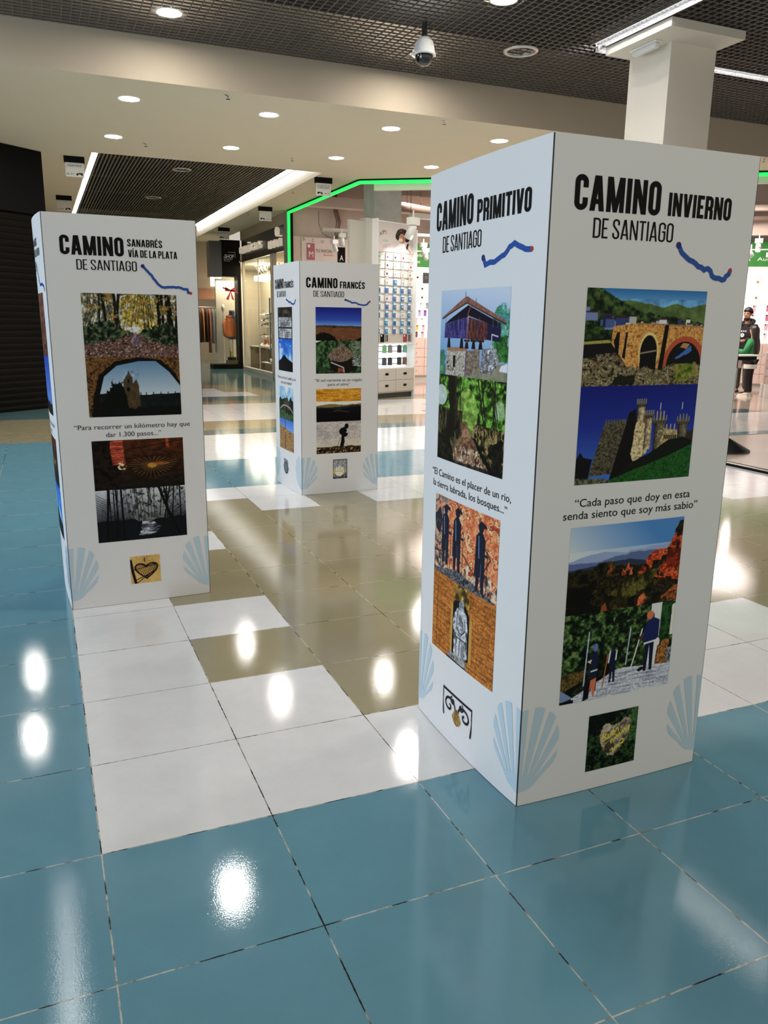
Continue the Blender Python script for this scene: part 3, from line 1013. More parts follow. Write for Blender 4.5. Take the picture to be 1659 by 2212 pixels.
def pic_horreo(p):
    t = np.clip(p.v * .9 + p.u * .15, 0, 1)[..., None]
    p.c = np.array((92, 140, 190.)) * (1 - t) + np.array((190, 200, 216.)) * t
    p.leaves(p.poly([(.0, .28), (.08, .3), (.12, 0), (0, 0)], .06), [(60, 110, 90), (90, 140, 90)], 14, k=3)
    p.leaves(p.poly([(.80, .72), (.86, .8), (.93, .84), (1, .76), (1, .2), (.78, .25)], .06), [(70, 140, 150), (60, 120, 96), (90, 150, 120), (120, 170, 190)], 12, k=5)
    p.leaves(p.poly([(.82, .45), (1, .5), (1, .2), (.8, .22)], .05), [(30, 70, 30), (50, 104, 44), (80, 130, 60)], 18, k=6)
    p.fill(p.poly([(.5, .0), (.45, .06), (.62, .14), (1, .2), (1, 0)]), (130, 126, 104))
    p.tex(p.v < .16, .2, 12, k=2)
    p.leaves(p.poly([(.11, .0), (.13, .32), (.43, .34), (.42, .0)], .01), [(150, 142, 128), (186, 178, 166), (120, 110, 98)], 26, k=4)
    p.fill(p.poly([(.13, .29), (.43, .30), (.43, .345), (.13, .33)]), (150, 110, 84))
    p.fill(p.poly([(.235, .10), (.235, .24), (.27, .24), (.27, .10)]), (24, 18, 14))
    p.leaves(p.poly([(.44, .0), (.45, .30), (.64, .34), (.64, .07)], .01), [(90, 76, 64), (140, 124, 108), (110, 96, 84)], 24, k=7)
    p.leaves(p.poly([(.66, .07), (.67, .34), (.86, .35), (.90, .2), (.80, .07)], .02), [(100, 98, 100), (160, 160, 164), (70, 68, 68), (190, 190, 192)], 14, 20, k=8)
    p.fill(p.line([(.43, 0), (.445, .34)], .02), (120, 50, 36))
    for x, c in ((.15, .40), (.36, .40), (.44, .36), (.54, .36), (.64, .36)):
        p.fill(p.poly([(x - .025, .33), (x - .01, c + .06), (x + .02, c + .06), (x + .035, .33)]), (24, 20, 20))
        p.fill(p.poly([(x - .04, c + .05), (x - .04, c + .07), (x + .05, c + .07), (x + .05, c + .05)]), (30, 26, 26))
    w1 = p.poly([(.07, .44), (.08, .60), (.44, .69), (.45, .44)])
    p.leaves(w1, [(40, 36, 80), (60, 54, 110), (84, 78, 140), (30, 26, 56)], 40, 5, k=2)
    w2 = p.poly([(.46, .69), (.73, .62), (.73, .44), (.6, .42), (.45, .44)])
    p.leaves(w2, [(60, 34, 34), (120, 64, 44), (46, 30, 50), (84, 46, 40)], 36, 5, k=9)
    p.fill(p.poly([(.73, .62), (.9, .58), (.9, .42), (.73, .44)]), (30, 28, 60))
    p.fill(p.poly([(.07, .60), (.16, .66), (.45, .82), (.9, .62), (.9, .58), (.73, .62), (.46, .70), (.44, .69)]), (22, 18, 34))
    for x in (.09, .3, .5, .62, .8, .86, .89):
        p.fill(p.line([(x, .58), (x, .68)], .01), (90, 84, 110))
    p.fill(p.poly([(.03, .685), (.12, .74), (.38, .9), (.43, .92), (.96, .65), (.96, .61), (.47, .835), (.43, .85), (.05, .665)]), (132, 90, 76))
    p.tex(p.poly([(.03, .685), (.38, .9), (.43, .92), (.96, .65), (.96, .62), (.44, .86)]), .35, 40, k=3)
    p.fill(p.line([(.03, .668), (.43, .845), (.96, .612)], .014), (36, 26, 24))
    p.fill(p.line([(.405, .9), (.405, .965)], .012) | p.line([(.56, .84), (.56, .89)], .01), (60, 56, 60))
    p.fill(p.line([(.485, .84), (.485, .80), (.45, .73), (.445, .40)], .016), (140, 84, 56))
    p.fill(p.line([(.79, .33), (.79, .5), (.87, .48)], .014), (200, 200, 200))
    p.fill(p.ell(.15, .13, .03, .04) & (p.n(30, k=4) > .5), (20, 20, 20))
    p.fill(p.poly([(.92, .17), (1, .2), (1, .1), (.9, .11)]), (210, 212, 220))


def pic_greenpath(p):
    p.leaves(ALL(p), [(14, 22, 8), (34, 56, 16), (60, 96, 26), (90, 140, 46), (120, 170, 70)], 16, 20, k=1)
    p.fill(p.ell(.48, .58, .16, .3), (180, 210, 100), .45)
    p.fill(p.ell(.05, .76, .1, .12), (200, 206, 204), .85)
    p.fill(p.ell(.93, .7, .06, .1), (190, 196, 190), .5)
    p.leaves((p.v < .62) & (p.u < .42), [(8, 10, 6), (24, 24, 12), (60, 56, 34), (90, 84, 54)], 18, 9, k=4)
    p.leaves((p.v < .5) & (p.u > .58), [(16, 14, 8), (60, 48, 26), (120, 104, 60), (160, 140, 90), (30, 34, 16)], 22, 16, k=6)
    p.fill(p.poly([(.16, 1), (.3, 1), (.28, .6), (.30, .3), (.12, .3), (.2, .6)], .04), (22, 18, 10))
    trunks(p, 8, 5, (.4, .5), 1.0, (.015, .03), (40, 34, 20), .3, .42, .05)
    trunks(p, 9, 6, (.45, .55), 1.0, (.012, .026), (30, 26, 16), .6, .95, .12, 3)
    pa = p.poly([(.40, .50), (.48, .50), (.56, .38), (.72, .12), (.84, 0), (.20, 0), (.30, .16), (.38, .34)], .05)
    p.leaves(pa, [(70, 44, 28), (110, 78, 54), (146, 112, 84), (90, 58, 38)], 10, 14, k=8)
    p.leaves(pa & (p.v < .22) & (p.n(34, k=3) > .56), [(150, 128, 104), (196, 180, 160)], 30, k=2)
    p.fill(p.poly([(.44, .44), (.52, .42), (.56, .34), (.42, .33)], .04), (170, 130, 104), .6)
    p.fill(p.poly([(.56, .36), (.62, .34), (.92, .0), (.84, 0)], .03), (12, 12, 8))
    p.leaves(p.below([(0, .34), (.2, .3), (.28, .12), (.3, 0), (1, 0)], .08), [(8, 8, 4), (20, 20, 8), (40, 36, 18)], 22, k=5)
    p.leaves(p.poly([(.8, .3), (1, .4), (1, 0), (.88, 0)], .08), [(10, 8, 5), (30, 24, 12)], 22, k=7)
    p.fill(p.poly([(0, 0), (1, 0), (1, .05), (0, .03)], .02), (14, 10, 8), .7)


def pic_pilgrims(p):
    p.leaves(ALL(p), [(196, 96, 60), (214, 128, 84), (228, 158, 108), (180, 72, 46), (236, 190, 140), (150, 60, 40)], 7, 9, k=4)
    p.leaves((p.u < .25), [(120, 104, 100), (206, 140, 104), (60, 60, 70), (190, 150, 120)], 6, 6, k=6)
    p.fill(p.poly([(.0, .72), (.1, .86), (.14, .7), (.1, .5), (.02, .56)]), (36, 40, 52))
    strokes(p, [[(.02, .62), (.05, .68), (.1, .66)], [(.0, .26), (.15, .30)], [(.75, .7), (.9, .5), (.8, .3)], [(.5, .4), (.7, .2)]], .025, (80, 60, 50))
    p.leaves((p.v < .3) & (p.n(10, k=2) > .55), [(60, 50, 50), (220, 190, 160)], 12, k=8)
    D = (26, 30, 44)
    p.leaves(p.poly([(.0, .0), (.0, .03), (.2, .10), (.45, .17), (.6, .12), (.85, .06), (1, .0)], .04), [(60, 60, 64), (110, 110, 116), (36, 36, 40)], 24, k=3)
    for x, y, h in ((.20, .16, .74), (.40, .14, .78), (.76, .05, .83)):
        figure(p, x, y, h, D, coat=True, w=1.25)
        p.fill(p.poly([(x - .05, y + h * .95), (x + .08, y + h * .94), (x + .07, y + h * .99), (x, y + h * 1.03)]), D)
        p.fill(p.line([(x - .02, y + h * .5), (x - .03, y + h * .8)], .02), (104, 120, 160))
        p.fill(p.line([(x + .01, y + h * .1), (x + .01, y + h * .42)], .012), (74, 84, 112))
        p.fill(p.line([(x + .09, y - .02), (x + .10, y + h * .68)], .012), (20, 20, 28))
        p.fill(p.line([(x + .01, y + h * .58), (x + .1, y + h * .56)], .03), D)


def pic_niche(p):
    p.leaves(ALL(p), [(150, 86, 32), (172, 104, 44), (190, 120, 54), (162, 96, 38)], 12, 26, k=2)
    for k in range(1, 16):
        y = k / 16
        p.fill((np.abs(p.v - y) < .004) & (p.n(12, 3, k=k) > .42), (70, 40, 16), .8)
        for j in range(7):
            x = (j + (k % 2) * .5) / 6.5
            p.fill((np.abs(p.u - x) < .004) & (p.v < y) & (p.v > y - 1 / 16), (96, 56, 24), .6)
    p.fill(p.line([(.10, 1), (.08, 0)], .012), (70, 40, 18))
    p.leaves(p.poly([(.40, .96), (.44, 1), (.60, 1), (.62, .9), (.66, .80), (.62, .76), (.38, .80)]), [(190, 160, 74), (130, 100, 44), (60, 44, 20)], 14, k=5)
    p.fill(p.poly([(.36, .08), (.36, .70), (.40, .78), (.48, .81), (.58, .78), (.64, .68), (.64, .12)]), (18, 16, 14))
    p.fill(p.poly([(.34, .1), (.34, .72), (.375, .72), (.37, .1)]) | p.poly([(.64, .12), (.64, .66), (.68, .66), (.68, .12)]), (186, 142, 70))
    g = p.poly([(.40, .10), (.40, .3), (.38, .5), (.40, .62), (.44, .70), (.47, .72), (.48, .80), (.52, .84), (.55, .80), (.55, .72), (.60, .66), (.62, .5), (.61, .3), (.62, .16), (.57, .10)], .02)
    p.leaves(g, [(120, 122, 128), (176, 178, 184), (210, 210, 214), (84, 86, 92)], 12, 9, k=8)
    strokes(p, [[(.45, .66), (.44, .46), (.52, .40), (.58, .48), (.57, .62)], [(.42, .34), (.60, .34)], [(.50, .32), (.49, .12)], [(.44, .30), (.44, .14)], [(.57, .32), (.58, .16)], [(.47, .6), (.54, .56)]], .014, (40, 40, 44))
    p.leaves(p.poly([(.30, .0), (.32, .10), (.60, .11), (.62, .0)]), [(120, 118, 116), (160, 158, 156), (80, 78, 76)], 16, k=3)
    p.fill(p.poly([(.28, 0), (.62, .0), (.62, .012), (.28, .03)]), (50, 44, 40))


def pic_scroll(p):
    p.c[:] = (228, 230, 236)
    K = (22, 24, 30)
    m = p.line([(.0, .93), (1, .93)], .08)
    for cx, sg in ((.24, 1), (.76, -1)):
        sp = []
        for i in range(40):
            a = -PI * .1 + i * .19
            r = .30 - .0066 * i
            sp.append((cx + sg * r * math.cos(a) * .72, .50 + r * math.sin(a) * 1.0))
        m |= p.line(sp, .085)
        sp = [(cx + sg * (.12 + (.12 - .003 * i) * math.cos(2 + i * .22) * .7), .72 + (.13 - .0032 * i) * math.sin(2 + i * .22)) for i in range(34)]
        m |= p.line(sp, .06)
        m |= p.line([(cx - sg * .23, .85), (cx - sg * .24, .5), (cx - sg * .2, .08)], .09)
    sh = p.poly([(.42, .46), (.50, .56), (.58, .46), (.66, .24), (.58, .06), (.5, .02), (.42, .06), (.34, .24)], .02, 30)
    p.fill(m, K)
    p.tex(m, .6, 12, k=3)
    p.leaves(sh, [(104, 78, 34), (150, 116, 60), (176, 142, 84)], 30, 6, k=2)
    strokes(p, [[(.5, .56), (.44, .22)], [(.5, .56), (.5, .18)], [(.5, .56), (.56, .22)]], .02, (70, 50, 20))
    p.keep = m | sh


def pic_field(p):
    p.grad(.45, (96, 140, 204), .62, (44, 72, 160))
    p.grad(.6, (44, 72, 160), 1, (22, 26, 110), p.v > .6)
    p.fill(p.below([(0, .46), (.2, .47), (.5, .45), (.8, .45), (1, .44)], .02), (70, 52, 40))
    p.fill(p.below([(0, .44), (.4, .41), (1, .40)], .02), (96, 62, 40))
    p.tex(p.v < .42, .25, 8, 20, k=3)
    p.fill(p.below([(0, .43), (1, .395)]) & ~p.below([(0, .40), (1, .375)]), (50, 40, 30), .8)
    p.fill(p.ell(.4, .41, .03, .025), (14, 14, 14))
    p.leaves(p.below([(0, .22), (.15, .26), (.3, .2), (.42, .05), (.45, 0), (.8, 0), (1, .1)], .16), [(8, 8, 6), (18, 16, 10)], 20, k=5)


def pic_thatch(p):
    p.leaves(ALL(p), [(14, 26, 16), (30, 52, 30), (50, 80, 46), (76, 106, 64)], 16, k=2)
    p.fill(p.poly([(0, .93), (.14, 1), (0, 1)]), (190, 200, 206))
    p.leaves(p.poly([(.74, 1), (.80, .5), (1, .4), (1, 1)], .08), [(24, 40, 26), (120, 130, 116), (50, 76, 46)], 20, k=6)
    p.fill(p.poly([(.28, .38), (.32, .1), (.6, .0), (.9, .1), (.86, .45)]), (22, 18, 14))
    p.leaves(p.poly([(.24, .54), (.34, .70), (.48, .82), (.56, .92), (.58, .92), (.66, .80), (.80, .66), (.86, .56), (.70, .40), (.5, .34), (.32, .42)], .03), [(70, 58, 50), (104, 88, 76), (130, 112, 98), (86, 72, 62)], 30, 12, k=4)
    p.fill(p.line([(.33, .34), (.60, .18), (.62, .0)], .03), (180, 184, 188))
    p.fill(p.poly([(.48, .18), (.60, .14), (.60, .0), (.48, .0)]), (120, 66, 44))
    p.leaves(p.poly([(.80, .5), (.98, .44), (1, .2), (.8, .24)], .05), [(40, 46, 40), (150, 156, 156), (90, 96, 92)], 18, k=8)
    p.leaves(p.below([(0, .3), (.2, .2), (.3, .05), (.7, .03), (1, .1)], .1), [(10, 16, 10), (30, 46, 26), (44, 66, 38)], 18, k=9)


def pic_sunset(p):
    p.grad(.35, (236, 196, 110), 1, (140, 92, 20))
    p.leaves((p.v > .6), [(150, 96, 20), (180, 124, 34), (206, 150, 56), (170, 112, 30)], 3, 14, k=3)
    p.fill(np.abs(p.v - .56) < .05 + .03 * (p.n(4, 10, k=2) - .5), (236, 226, 200))
    p.fill(p.below([(0, .50), (.3, .54), (.6, .5), (1, .54)], .04), (110, 96, 50))
    p.fill(p.below([(0, .46), (.3, .43), (.6, .46), (.9, .50), (1, .48)], .03), (26, 30, 34))
    p.fill(p.below([(0, .42), (.3, .40), (.5, .36), (.7, .42), (1, .44)], .02), (10, 11, 14))
    p.fill(p.line([(.38, .32), (.48, .34), (.72, .28)], .012), (110, 100, 90), .8)
    p.fill(p.v < .26, (6, 6, 7))


def pic_silhouette(p):
    p.leaves(ALL(p), [(150, 146, 146), (166, 160, 158), (180, 172, 164), (160, 152, 152)], 3, 5, k=5)
    p.fill(p.v < .45, (196, 186, 164), .4)
    gr = p.below([(0, .22), (.3, .20), (.45, .22), (.6, .22), (.8, .22), (1, .20)], .04)
    p.leaves(gr, [(16, 12, 8), (30, 22, 12), (60, 44, 24), (22, 18, 12)], 18, k=3)
    p.leaves(gr & (p.n(20, k=6) > .62), [(110, 90, 60), (150, 130, 96)], 26, k=4)
    K = (10, 10, 12)
    p.fill(p.ell(.67, .84, .045, .085), K)
    p.fill(p.poly([(.50, .70), (.54, .78), (.62, .82), (.68, .72), (.66, .62), (.69, .58), (.68, .52), (.62, .50), (.63, .36), (.60, .2), (.53, .2), (.55, .44), (.56, .56), (.51, .62)]), K)
    p.fill(p.poly([(.62, .62), (.70, .62), (.70, .56), (.64, .55)]), K)
    p.fill(p.line([(.54, .50), (.46, .20)], .012) | p.line([(.57, .50), (.52, .2)], .010), K)


def pic_waymark(p):
    p.leaves(ALL(p), [(90, 92, 94), (130, 132, 132), (166, 168, 168), (110, 112, 112)], 20, 14, k=2)
    p.fill(p.line([(.03, .03), (.03, .97), (.97, .97), (.97, .1)], .05), (60, 62, 62), .7)
    sh = p.poly([(.12, .30), (.16, .5), (.28, .60), (.44, .66), (.60, .62), (.76, .5), (.80, .34), (.7, .2), (.55, .14), (.34, .14), (.2, .2)], .10, 12)
    p.fill(sh, (222, 224, 222))
    Y = (222, 166, 40)
    p.fill(p.line([(.08, .38), (.62, .38), (.76, .50)], .06) | p.line([(.62, .38), (.76, .26)], .05) | p.line([(.06, .28), (.08, .5)], .05), Y)
    p.leaves(p.below([(0, .13), (.5, .1), (.7, .2), (1, .3)], .05), [(30, 30, 30), (70, 70, 68), (110, 110, 106)], 20, k=5)
    for x in (.34, .44, .54):
        p.fill(p.line([(x, .46), (x, .58)], .02), (90, 92, 92))


def pic_plaques(p):
    p.leaves(ALL(p), [(24, 24, 22), (44, 44, 38), (60, 58, 48)], 12, k=2)
    for y0, y1 in ((.38, .68), (.03, .33)):
        p.leaves((p.v > y0) & (p.v < y1) & (p.u > .06) & (p.u < .96), [(120, 122, 124), (170, 172, 174), (200, 202, 204)], 6, k=4)
        for k in range(4):
            y = y1 - .05 - k * .06
            p.fill((np.abs(p.v - y) < .014) & (p.n(40, 4, k=k) > .5) & (p.u > .14) & (p.u < .88), (40, 42, 44))
    p.fill((p.ell(.6, .85, .2, .06)) & (p.n(40, k=3) > .5), (110, 108, 90))


def pic_bluepeak(p):
    p.leaves(ALL(p), [(40, 96, 190), (70, 130, 210), (120, 166, 224), (190, 210, 234)], 4, 3, k=2)
    p.grad(.7, (60, 120, 206), 1, (30, 84, 184), (p.v > .7) & (p.n(5, k=5) < .55))
    p.fill(p.poly([(0, .28), (.2, .36), (.42, .50), (.46, .51), (.7, .38), (1, .3), (1, 0), (0, 0)], .02), (16, 16, 20))


def pic_hutwood(p):
    p.leaves(ALL(p), [(120, 170, 214), (170, 200, 226), (214, 226, 236)], 4, 3, k=3)
    p.leaves(p.below([(0, .62), (.12, .7), (.2, .6), (.5, .64), (.6, .72), (.7, .6), (.85, .7), (1, .6)], .12), [(10, 20, 14), (24, 40, 26), (40, 60, 36)], 18, k=5)
    p.leaves(p.poly([(.2, .34), (.38, .54), (.56, .68), (.72, .5), (.9, .34), (.5, .3)], .02), [(50, 46, 38), (80, 74, 60), (66, 60, 48)], 24, k=7)
    p.fill(p.line([(.08, .30), (.3, .42), (.55, .44), (.8, .38), (.96, .26)], .03), (176, 180, 180))
    p.leaves(p.below([(0, .3), (.4, .26), (.5, .2), (1, .22)], .05), [(30, 60, 30), (50, 90, 44), (80, 84, 80)], 16, k=2)
    p.fill(p.ell(.56, .33, .05, .08), (16, 16, 16))


def pic_milestone(p):
    p.grad(.6, (120, 160, 220), 1, (60, 110, 200))
    p.leaves(p.below([(0, .85), (.3, .72), (1, .62)], .03), [(120, 90, 54), (150, 116, 72), (176, 140, 92), (100, 74, 44)], 14, 20, k=4)
    p.fill(p.line([(.44, .05), (.44, .95)], .07), (110, 56, 36))
    p.fill(p.ell(.44, .62, .06, .02), (220, 180, 60))


def pic_shellbadge(p):
    p.c[:] = (200, 206, 220)
    m = p.poly([(.15, 1), (.25, .96), (.4, 1), (.55, .93), (.75, .96), (.9, .86), (.86, .6), (.95, .4), (.85, .15), (.6, 0), (.4, .02), (.15, .2), (.08, .5), (.16, .7)])
    p.fill(m, (30, 32, 38))
    for k in range(6):
        y = .1 + k * .1
        p.fill(m & p.line([(.18, y + .14), (.5, y), (.82, y + .14)], .035), (170, 176, 190))
    p.fill(m & (p.v > .74), (120, 124, 134))
    p.tex(m, .3, 10, k=3)
    p.keep = m


def pic_brownhill(p):
    p.leaves(ALL(p), [(60, 34, 26), (96, 60, 46), (130, 90, 70), (40, 26, 24)], 8, 6, k=3)


def pic_bluesky(p):
    p.grad(0, (100, 140, 200), 1, (40, 70, 160))
    p.fill(p.below([(0, .25), (1, .2)], .1), (24, 24, 22))


# ------------------------------------------------------------------ the setting: floor
TBLUE = tile_mat('blue_tile', (0.152, 0.345, 0.44))
TWHITE = tile_mat('white_tile', (0.86, 0.875, 0.89), grout_light=(0.40, 0.38, 0.33))
TBEIGE = tile_mat('beige_tile', (0.36, 0.32, 0.20), grout_light=(0.60, 0.55, 0.42))
TSLATE = tile_mat('slate_blue_tile', (0.10, 0.20, 0.215), grout_light=(0.3, 0.34, 0.32))
TSHOP = tile_mat('shop_tile', (0.52, 0.42, 0.36), rough=0.07, grout_light=(0.30, 0.24, 0.20))

WH1 = {(0, 1), (1, 1), (5, 1), (6, 1), (3, 1), (0, 2), (0, 3), (1, 3), (1, 6), (1, 5 + 3), (3, 8), (5, 8), (6, 8), (6, 2 + 6)}
FAC = ((5.73, 12.78), (11.8, 8.72))


def in_shop(x, y):
    if x > 5.75 and y > 12.78 and y < 17.6:
        return True
    (x0, y0), (x1, y1) = FAC
    return (x1 - x0) * (y - y0) - (y1 - y0) * (x - x0) > 0 and x > 5.73 and y < 17.6


def tile_kind(i, j):
    x, y = (i + .5) * .5, (j + .5) * .5
    if in_shop(x, y):
        if y > 13.6 or x > 9:
            return TSHOP
    if j < 0:
        return TBLUE
    if i < 0:
        if i in (-1, -2):
            return TBEIGE if 17 <= j < 22 else (TBLUE if j < 17 else TSLATE)
        return TBEIGE if (13 <= j < 20) else (TBLUE if j < 13 else TSLATE)
    if j < 10:
        if j == 0:
            return TWHITE if i <= 6 else TBEIGE
        if i == 0 or j == 9:
            return TWHITE
        if i >= 11 and j >= 6:
            return TWHITE
        return TWHITE if (i, j) in WH1 else TBEIGE
    if j < 13:
        return TBLUE
    if j < 17:
        return TWHITE
    if j < 18:
        return TSLATE
    if j < 20:
        return TBEIGE
    if j < 25:
        return TWHITE if i - j * .35 < 5 else TBEIGE
    if j < 26:
        return TBEIGE
    if j < 28:
        return TSLATE
    d = (j - 28) + 2.0 * (i - 8)
    if d < 0:
        return TWHITE if j < 40 else TBEIGE
    if d < 4:
        return TBEIGE
    return TSLATE


fl = MB()
for j in range(-9, 60):
    for i in range(-14, 40):
        k = tile_kind(i, j)
        x, y = i * .5, j * .5
        fl.add([(x, y, 0), (x + .5, y, 0), (x + .5, y + .5, 0), (x, y + .5, 0)], [(0, 1, 2, 3)], k)
fl.box(-7, 20, -4.5, 30, -0.25, -0.01, WHITE)
struct(fl.build('floor'))

# ------------------------------------------------------------------ ceilings
ZL, ZU = 4.10, 4.55
YB = 7.975
c = MB()
c.box(-8, 5.75, YB, 12.45, ZL, ZL + .06, CREAM)
c.box(-8, 0.97, 12.45, 27.5, ZL, ZL + .06, CREAM)
c.box(4.89, 5.75, 12.45, 27.5, ZL, ZL + .06, CREAM)
c.box(0.97, 4.89, 25.1, 27.5, ZL, ZL + .06, CREAM)
c.prism([(5.75, YB), (12.92, YB), (5.75, 12.77)], ZL, ZL + .06, CREAM)
# upstand faces of the corridor recess
c.box(0.90, 0.97, 12.45, 25.1, ZL + .06, 4.75, WHITE)
c.box(4.89, 4.96, 12.45, 25.1, ZL + .06, 4.75, WHITE)
c.box(0.97, 4.89, 25.1, 25.2, ZL + .06, 4.75, WHITE)
c.box(0.97, 4.89, 12.38, 12.45, ZL + .06, 4.75, WHITE)
struct(c.build('ceiling'))
b = MB()
b.box(-8, 15.5, YB - .004, YB - .0005, ZL, 5.10, BEIGEW)
struct(b.build('trim_1'))

g = MB()
S = 0.092
# openings left in the grille for the louvred strip lights: x0, x1, y0, y1
HOLES = [(5.90, 6.10, 2.38, 6.12), (6.08, 10.62, 6.07, 6.27), (-.36, -.16, 2.48, 6.32)]


def spans(a, b, cuts):
    out = []
    for c0, c1 in sorted(cuts):
        out.append((a, c0))
        a = c1
    out.append((a, b))
    return out


x = -5.0
while x < 15.4:
    cut = [(a, b) for x0, x1, a, b in HOLES if x0 < x < x1]
    for a, b in spans(-1.0, YB - .03, cut):
        g.box(x - .004, x + .004, a, b, ZU, ZU + .013, GRILLE)
    x += S
y = -1.0
while y < YB - .04:
    cut = [(a, b) for a, b, y0, y1 in HOLES if y0 < y < y1]
    for a, b in spans(-5.0, 15.4, cut):
        g.box(a, b, y - .004, y + .004, ZU + .001, ZU + .014, GRILLE)
    y += S
g.box(-8, 15.5, -1.2, YB + .02, 5.1, 5.15, PLENUM)
g.box(-5.1, -5.02, -1.2, YB - .03, ZU, 5.1, PLENUM)  # black side walls added to close the plenum against stray light
g.box(15.42, 15.5, -1.2, YB - .03, ZU, 5.1, PLENUM)
g.box(-5.0, 15.4, -1.1, -1.02, ZU, 5.1, PLENUM)
struct(g.build('ceiling_grille'))
g = MB()
x = 1.235
while x < 4.72:
    g.box(x - .009, x + .009, 12.46, 25.08, 4.40, 4.435, SLAT)
    x += .068
for y in (14.6, 16.8, 19.0, 21.2, 23.4):
    g.box(1.21, 4.72, y - .006, y + .006, 4.42, 4.45, GRILLE)
g.box(0.9, 4.96, 12.4, 25.2, 4.75, 4.8, PLENUM)
struct(g.build('ceiling_slats'))

# strip lights of the corridor recess
for x0, x1, lab in ((1.045, 1.205, 'left'), (4.725, 4.885, 'right')):
    t = thing('strip_light', 'long louvred strip light along the %s edge of the slatted corridor ceiling' % lab, 'light', ((x0 + x1) / 2, 18.8, 4.42), group='corridor strip lights')
    m = MB()
    m.box(-.08, .08, -6.3, 6.25, .10, .12, WHITEP)
    m.box(-.08, -.074, -6.3, 6.25, -.01, .10, WHITEP)
    m.box(.074, .08, -6.3, 6.25, -.01, .10, WHITEP)
    m.build('housing', t)
    m = MB()
    for k in range(150):
        yy = -6.28 + k * .0838
        m.add([(-.073, yy, -.005), (.073, yy + .02, -.005), (.073, yy + .035, .05), (-.073, yy + .015, .05)], [(0, 1, 2, 3)], LOUV if k % 3 else FOIL)
    m.build('louver', t)
    m = MB()
    m.box(-.05, .05, -6.25, 6.2, .075, .095, TUBEC)
    m.build('tube', t)

# ------------------------------------------------------------------ downlights
RR = 0.118


LAMPHOT = mat('lamp_disc', (1, 1, 1), 0.5, emit=(1.0, 0.955, 0.88, 85.0))
LAMPUP = mat('lamp_disc_high', (1, 1, 1), 0.5, emit=(1.0, 0.95, 0.89, 160.0))


def downlight_proto(m_lamp):
    t = thing('ceiling_downlight', '', 'ceiling light')
    MB().lathe([(RR, .0), (RR + .004, -.006), (RR + .022, -.008), (RR + .026, .0)], RING, n=28, caps=False).build('trim_ring', t)
    MB().lathe([(.001, -.0045), (RR * .9, -.0045), (RR, -.002), (RR, .0)], m_lamp, n=28).build('lamp', t)
    return t


D0 = downlight_proto(LAMPHOT)
first = True
xs = [-0.53, 1.19, 2.93, 4.66, 6.39]
for row, yy, nm in ((0, 8.83, 'nearer'), (1, 11.08, 'farther')):
    for k, xx in enumerate(xs):
        o = D0 if first else copy_tree(D0)
        first = False
        o.location = (xx, yy, ZL)
        nth = 'round lit downlight left of the picture frame, in the %s row of the cream ceiling' % nm if k == 0 else \
            '%s visible lit downlight from the left in the %s row of the cream ceiling' % (ORD[k - 1], nm)
        tag(o, nth, 'ceiling light', 'downlights in the cream ceiling')
D1 = downlight_proto(LAMPUP)
ups = [(1.44, 7.12, 'lit downlight in the dark grille at the top left, beside the beige bulkhead'),
       (4.36, 5.40, 'lit downlight cut by the top edge of the picture, above the white dome camera'),
       (4.36, 7.20, 'lit downlight in the dark grille hidden right behind the white dome camera'),
       (1.43, 5.37, 'lit downlight of the dark grille above the picture, mirrored in the blue floor'),
       (-1.49, 7.1, 'lit downlight of the dark grille left of the picture'),
       (1.43, 1.62, 'added unseen downlight of the dark grille overhead, straight above the right totem side'),  # this and the next: unseen, added to brighten the near floor
       (4.36, 1.62, 'added unseen downlight of the dark grille overhead, right of the right totem'),
       
       ]
for k, (xx, yy, lab) in enumerate(ups):
    o = D1 if k == 0 else copy_tree(D1)
    o.location = (xx, yy, ZU - .002)
    tag(o, lab, 'ceiling light', 'downlights in the dark grille')

# unlit round speakers / vents
VENTIN = mat('vent_mesh', (0.10, 0.10, 0.095), 0.5, 0.4)
for k, (xx, yy, zz, r, lab) in enumerate([(5.32, 6.61, ZU - .006, .20, 'round unlit recessed lamp with grey reflector in dark grille, right of the dome camera'),
                                         (2.83, 15.1, 4.40, .19, 'nearer round vent ring in the slatted corridor ceiling'),
                                         (2.80, 19.2, 4.40, .19, 'farther round vent ring in the slatted corridor ceiling')]):
    t = thing('ceiling_vent', lab, 'ceiling vent', (xx, yy, zz), group='round unlit fittings in the dark ceilings')
    MB().lathe([(r * .78, .0), (r * .8, -.012), (r, -.008), (r * 1.02, .004)], CHROME, n=32, caps=False).build('rim', t)
    MB().lathe([(.001, .06), (r * .3, .06), (r * .6, .045), (r * .8, .0)], mat('grey_reflector', (.42, .41, .38), .35, .5) if k == 0 else VENTIN, n=32, caps=False).build('reflector', t)

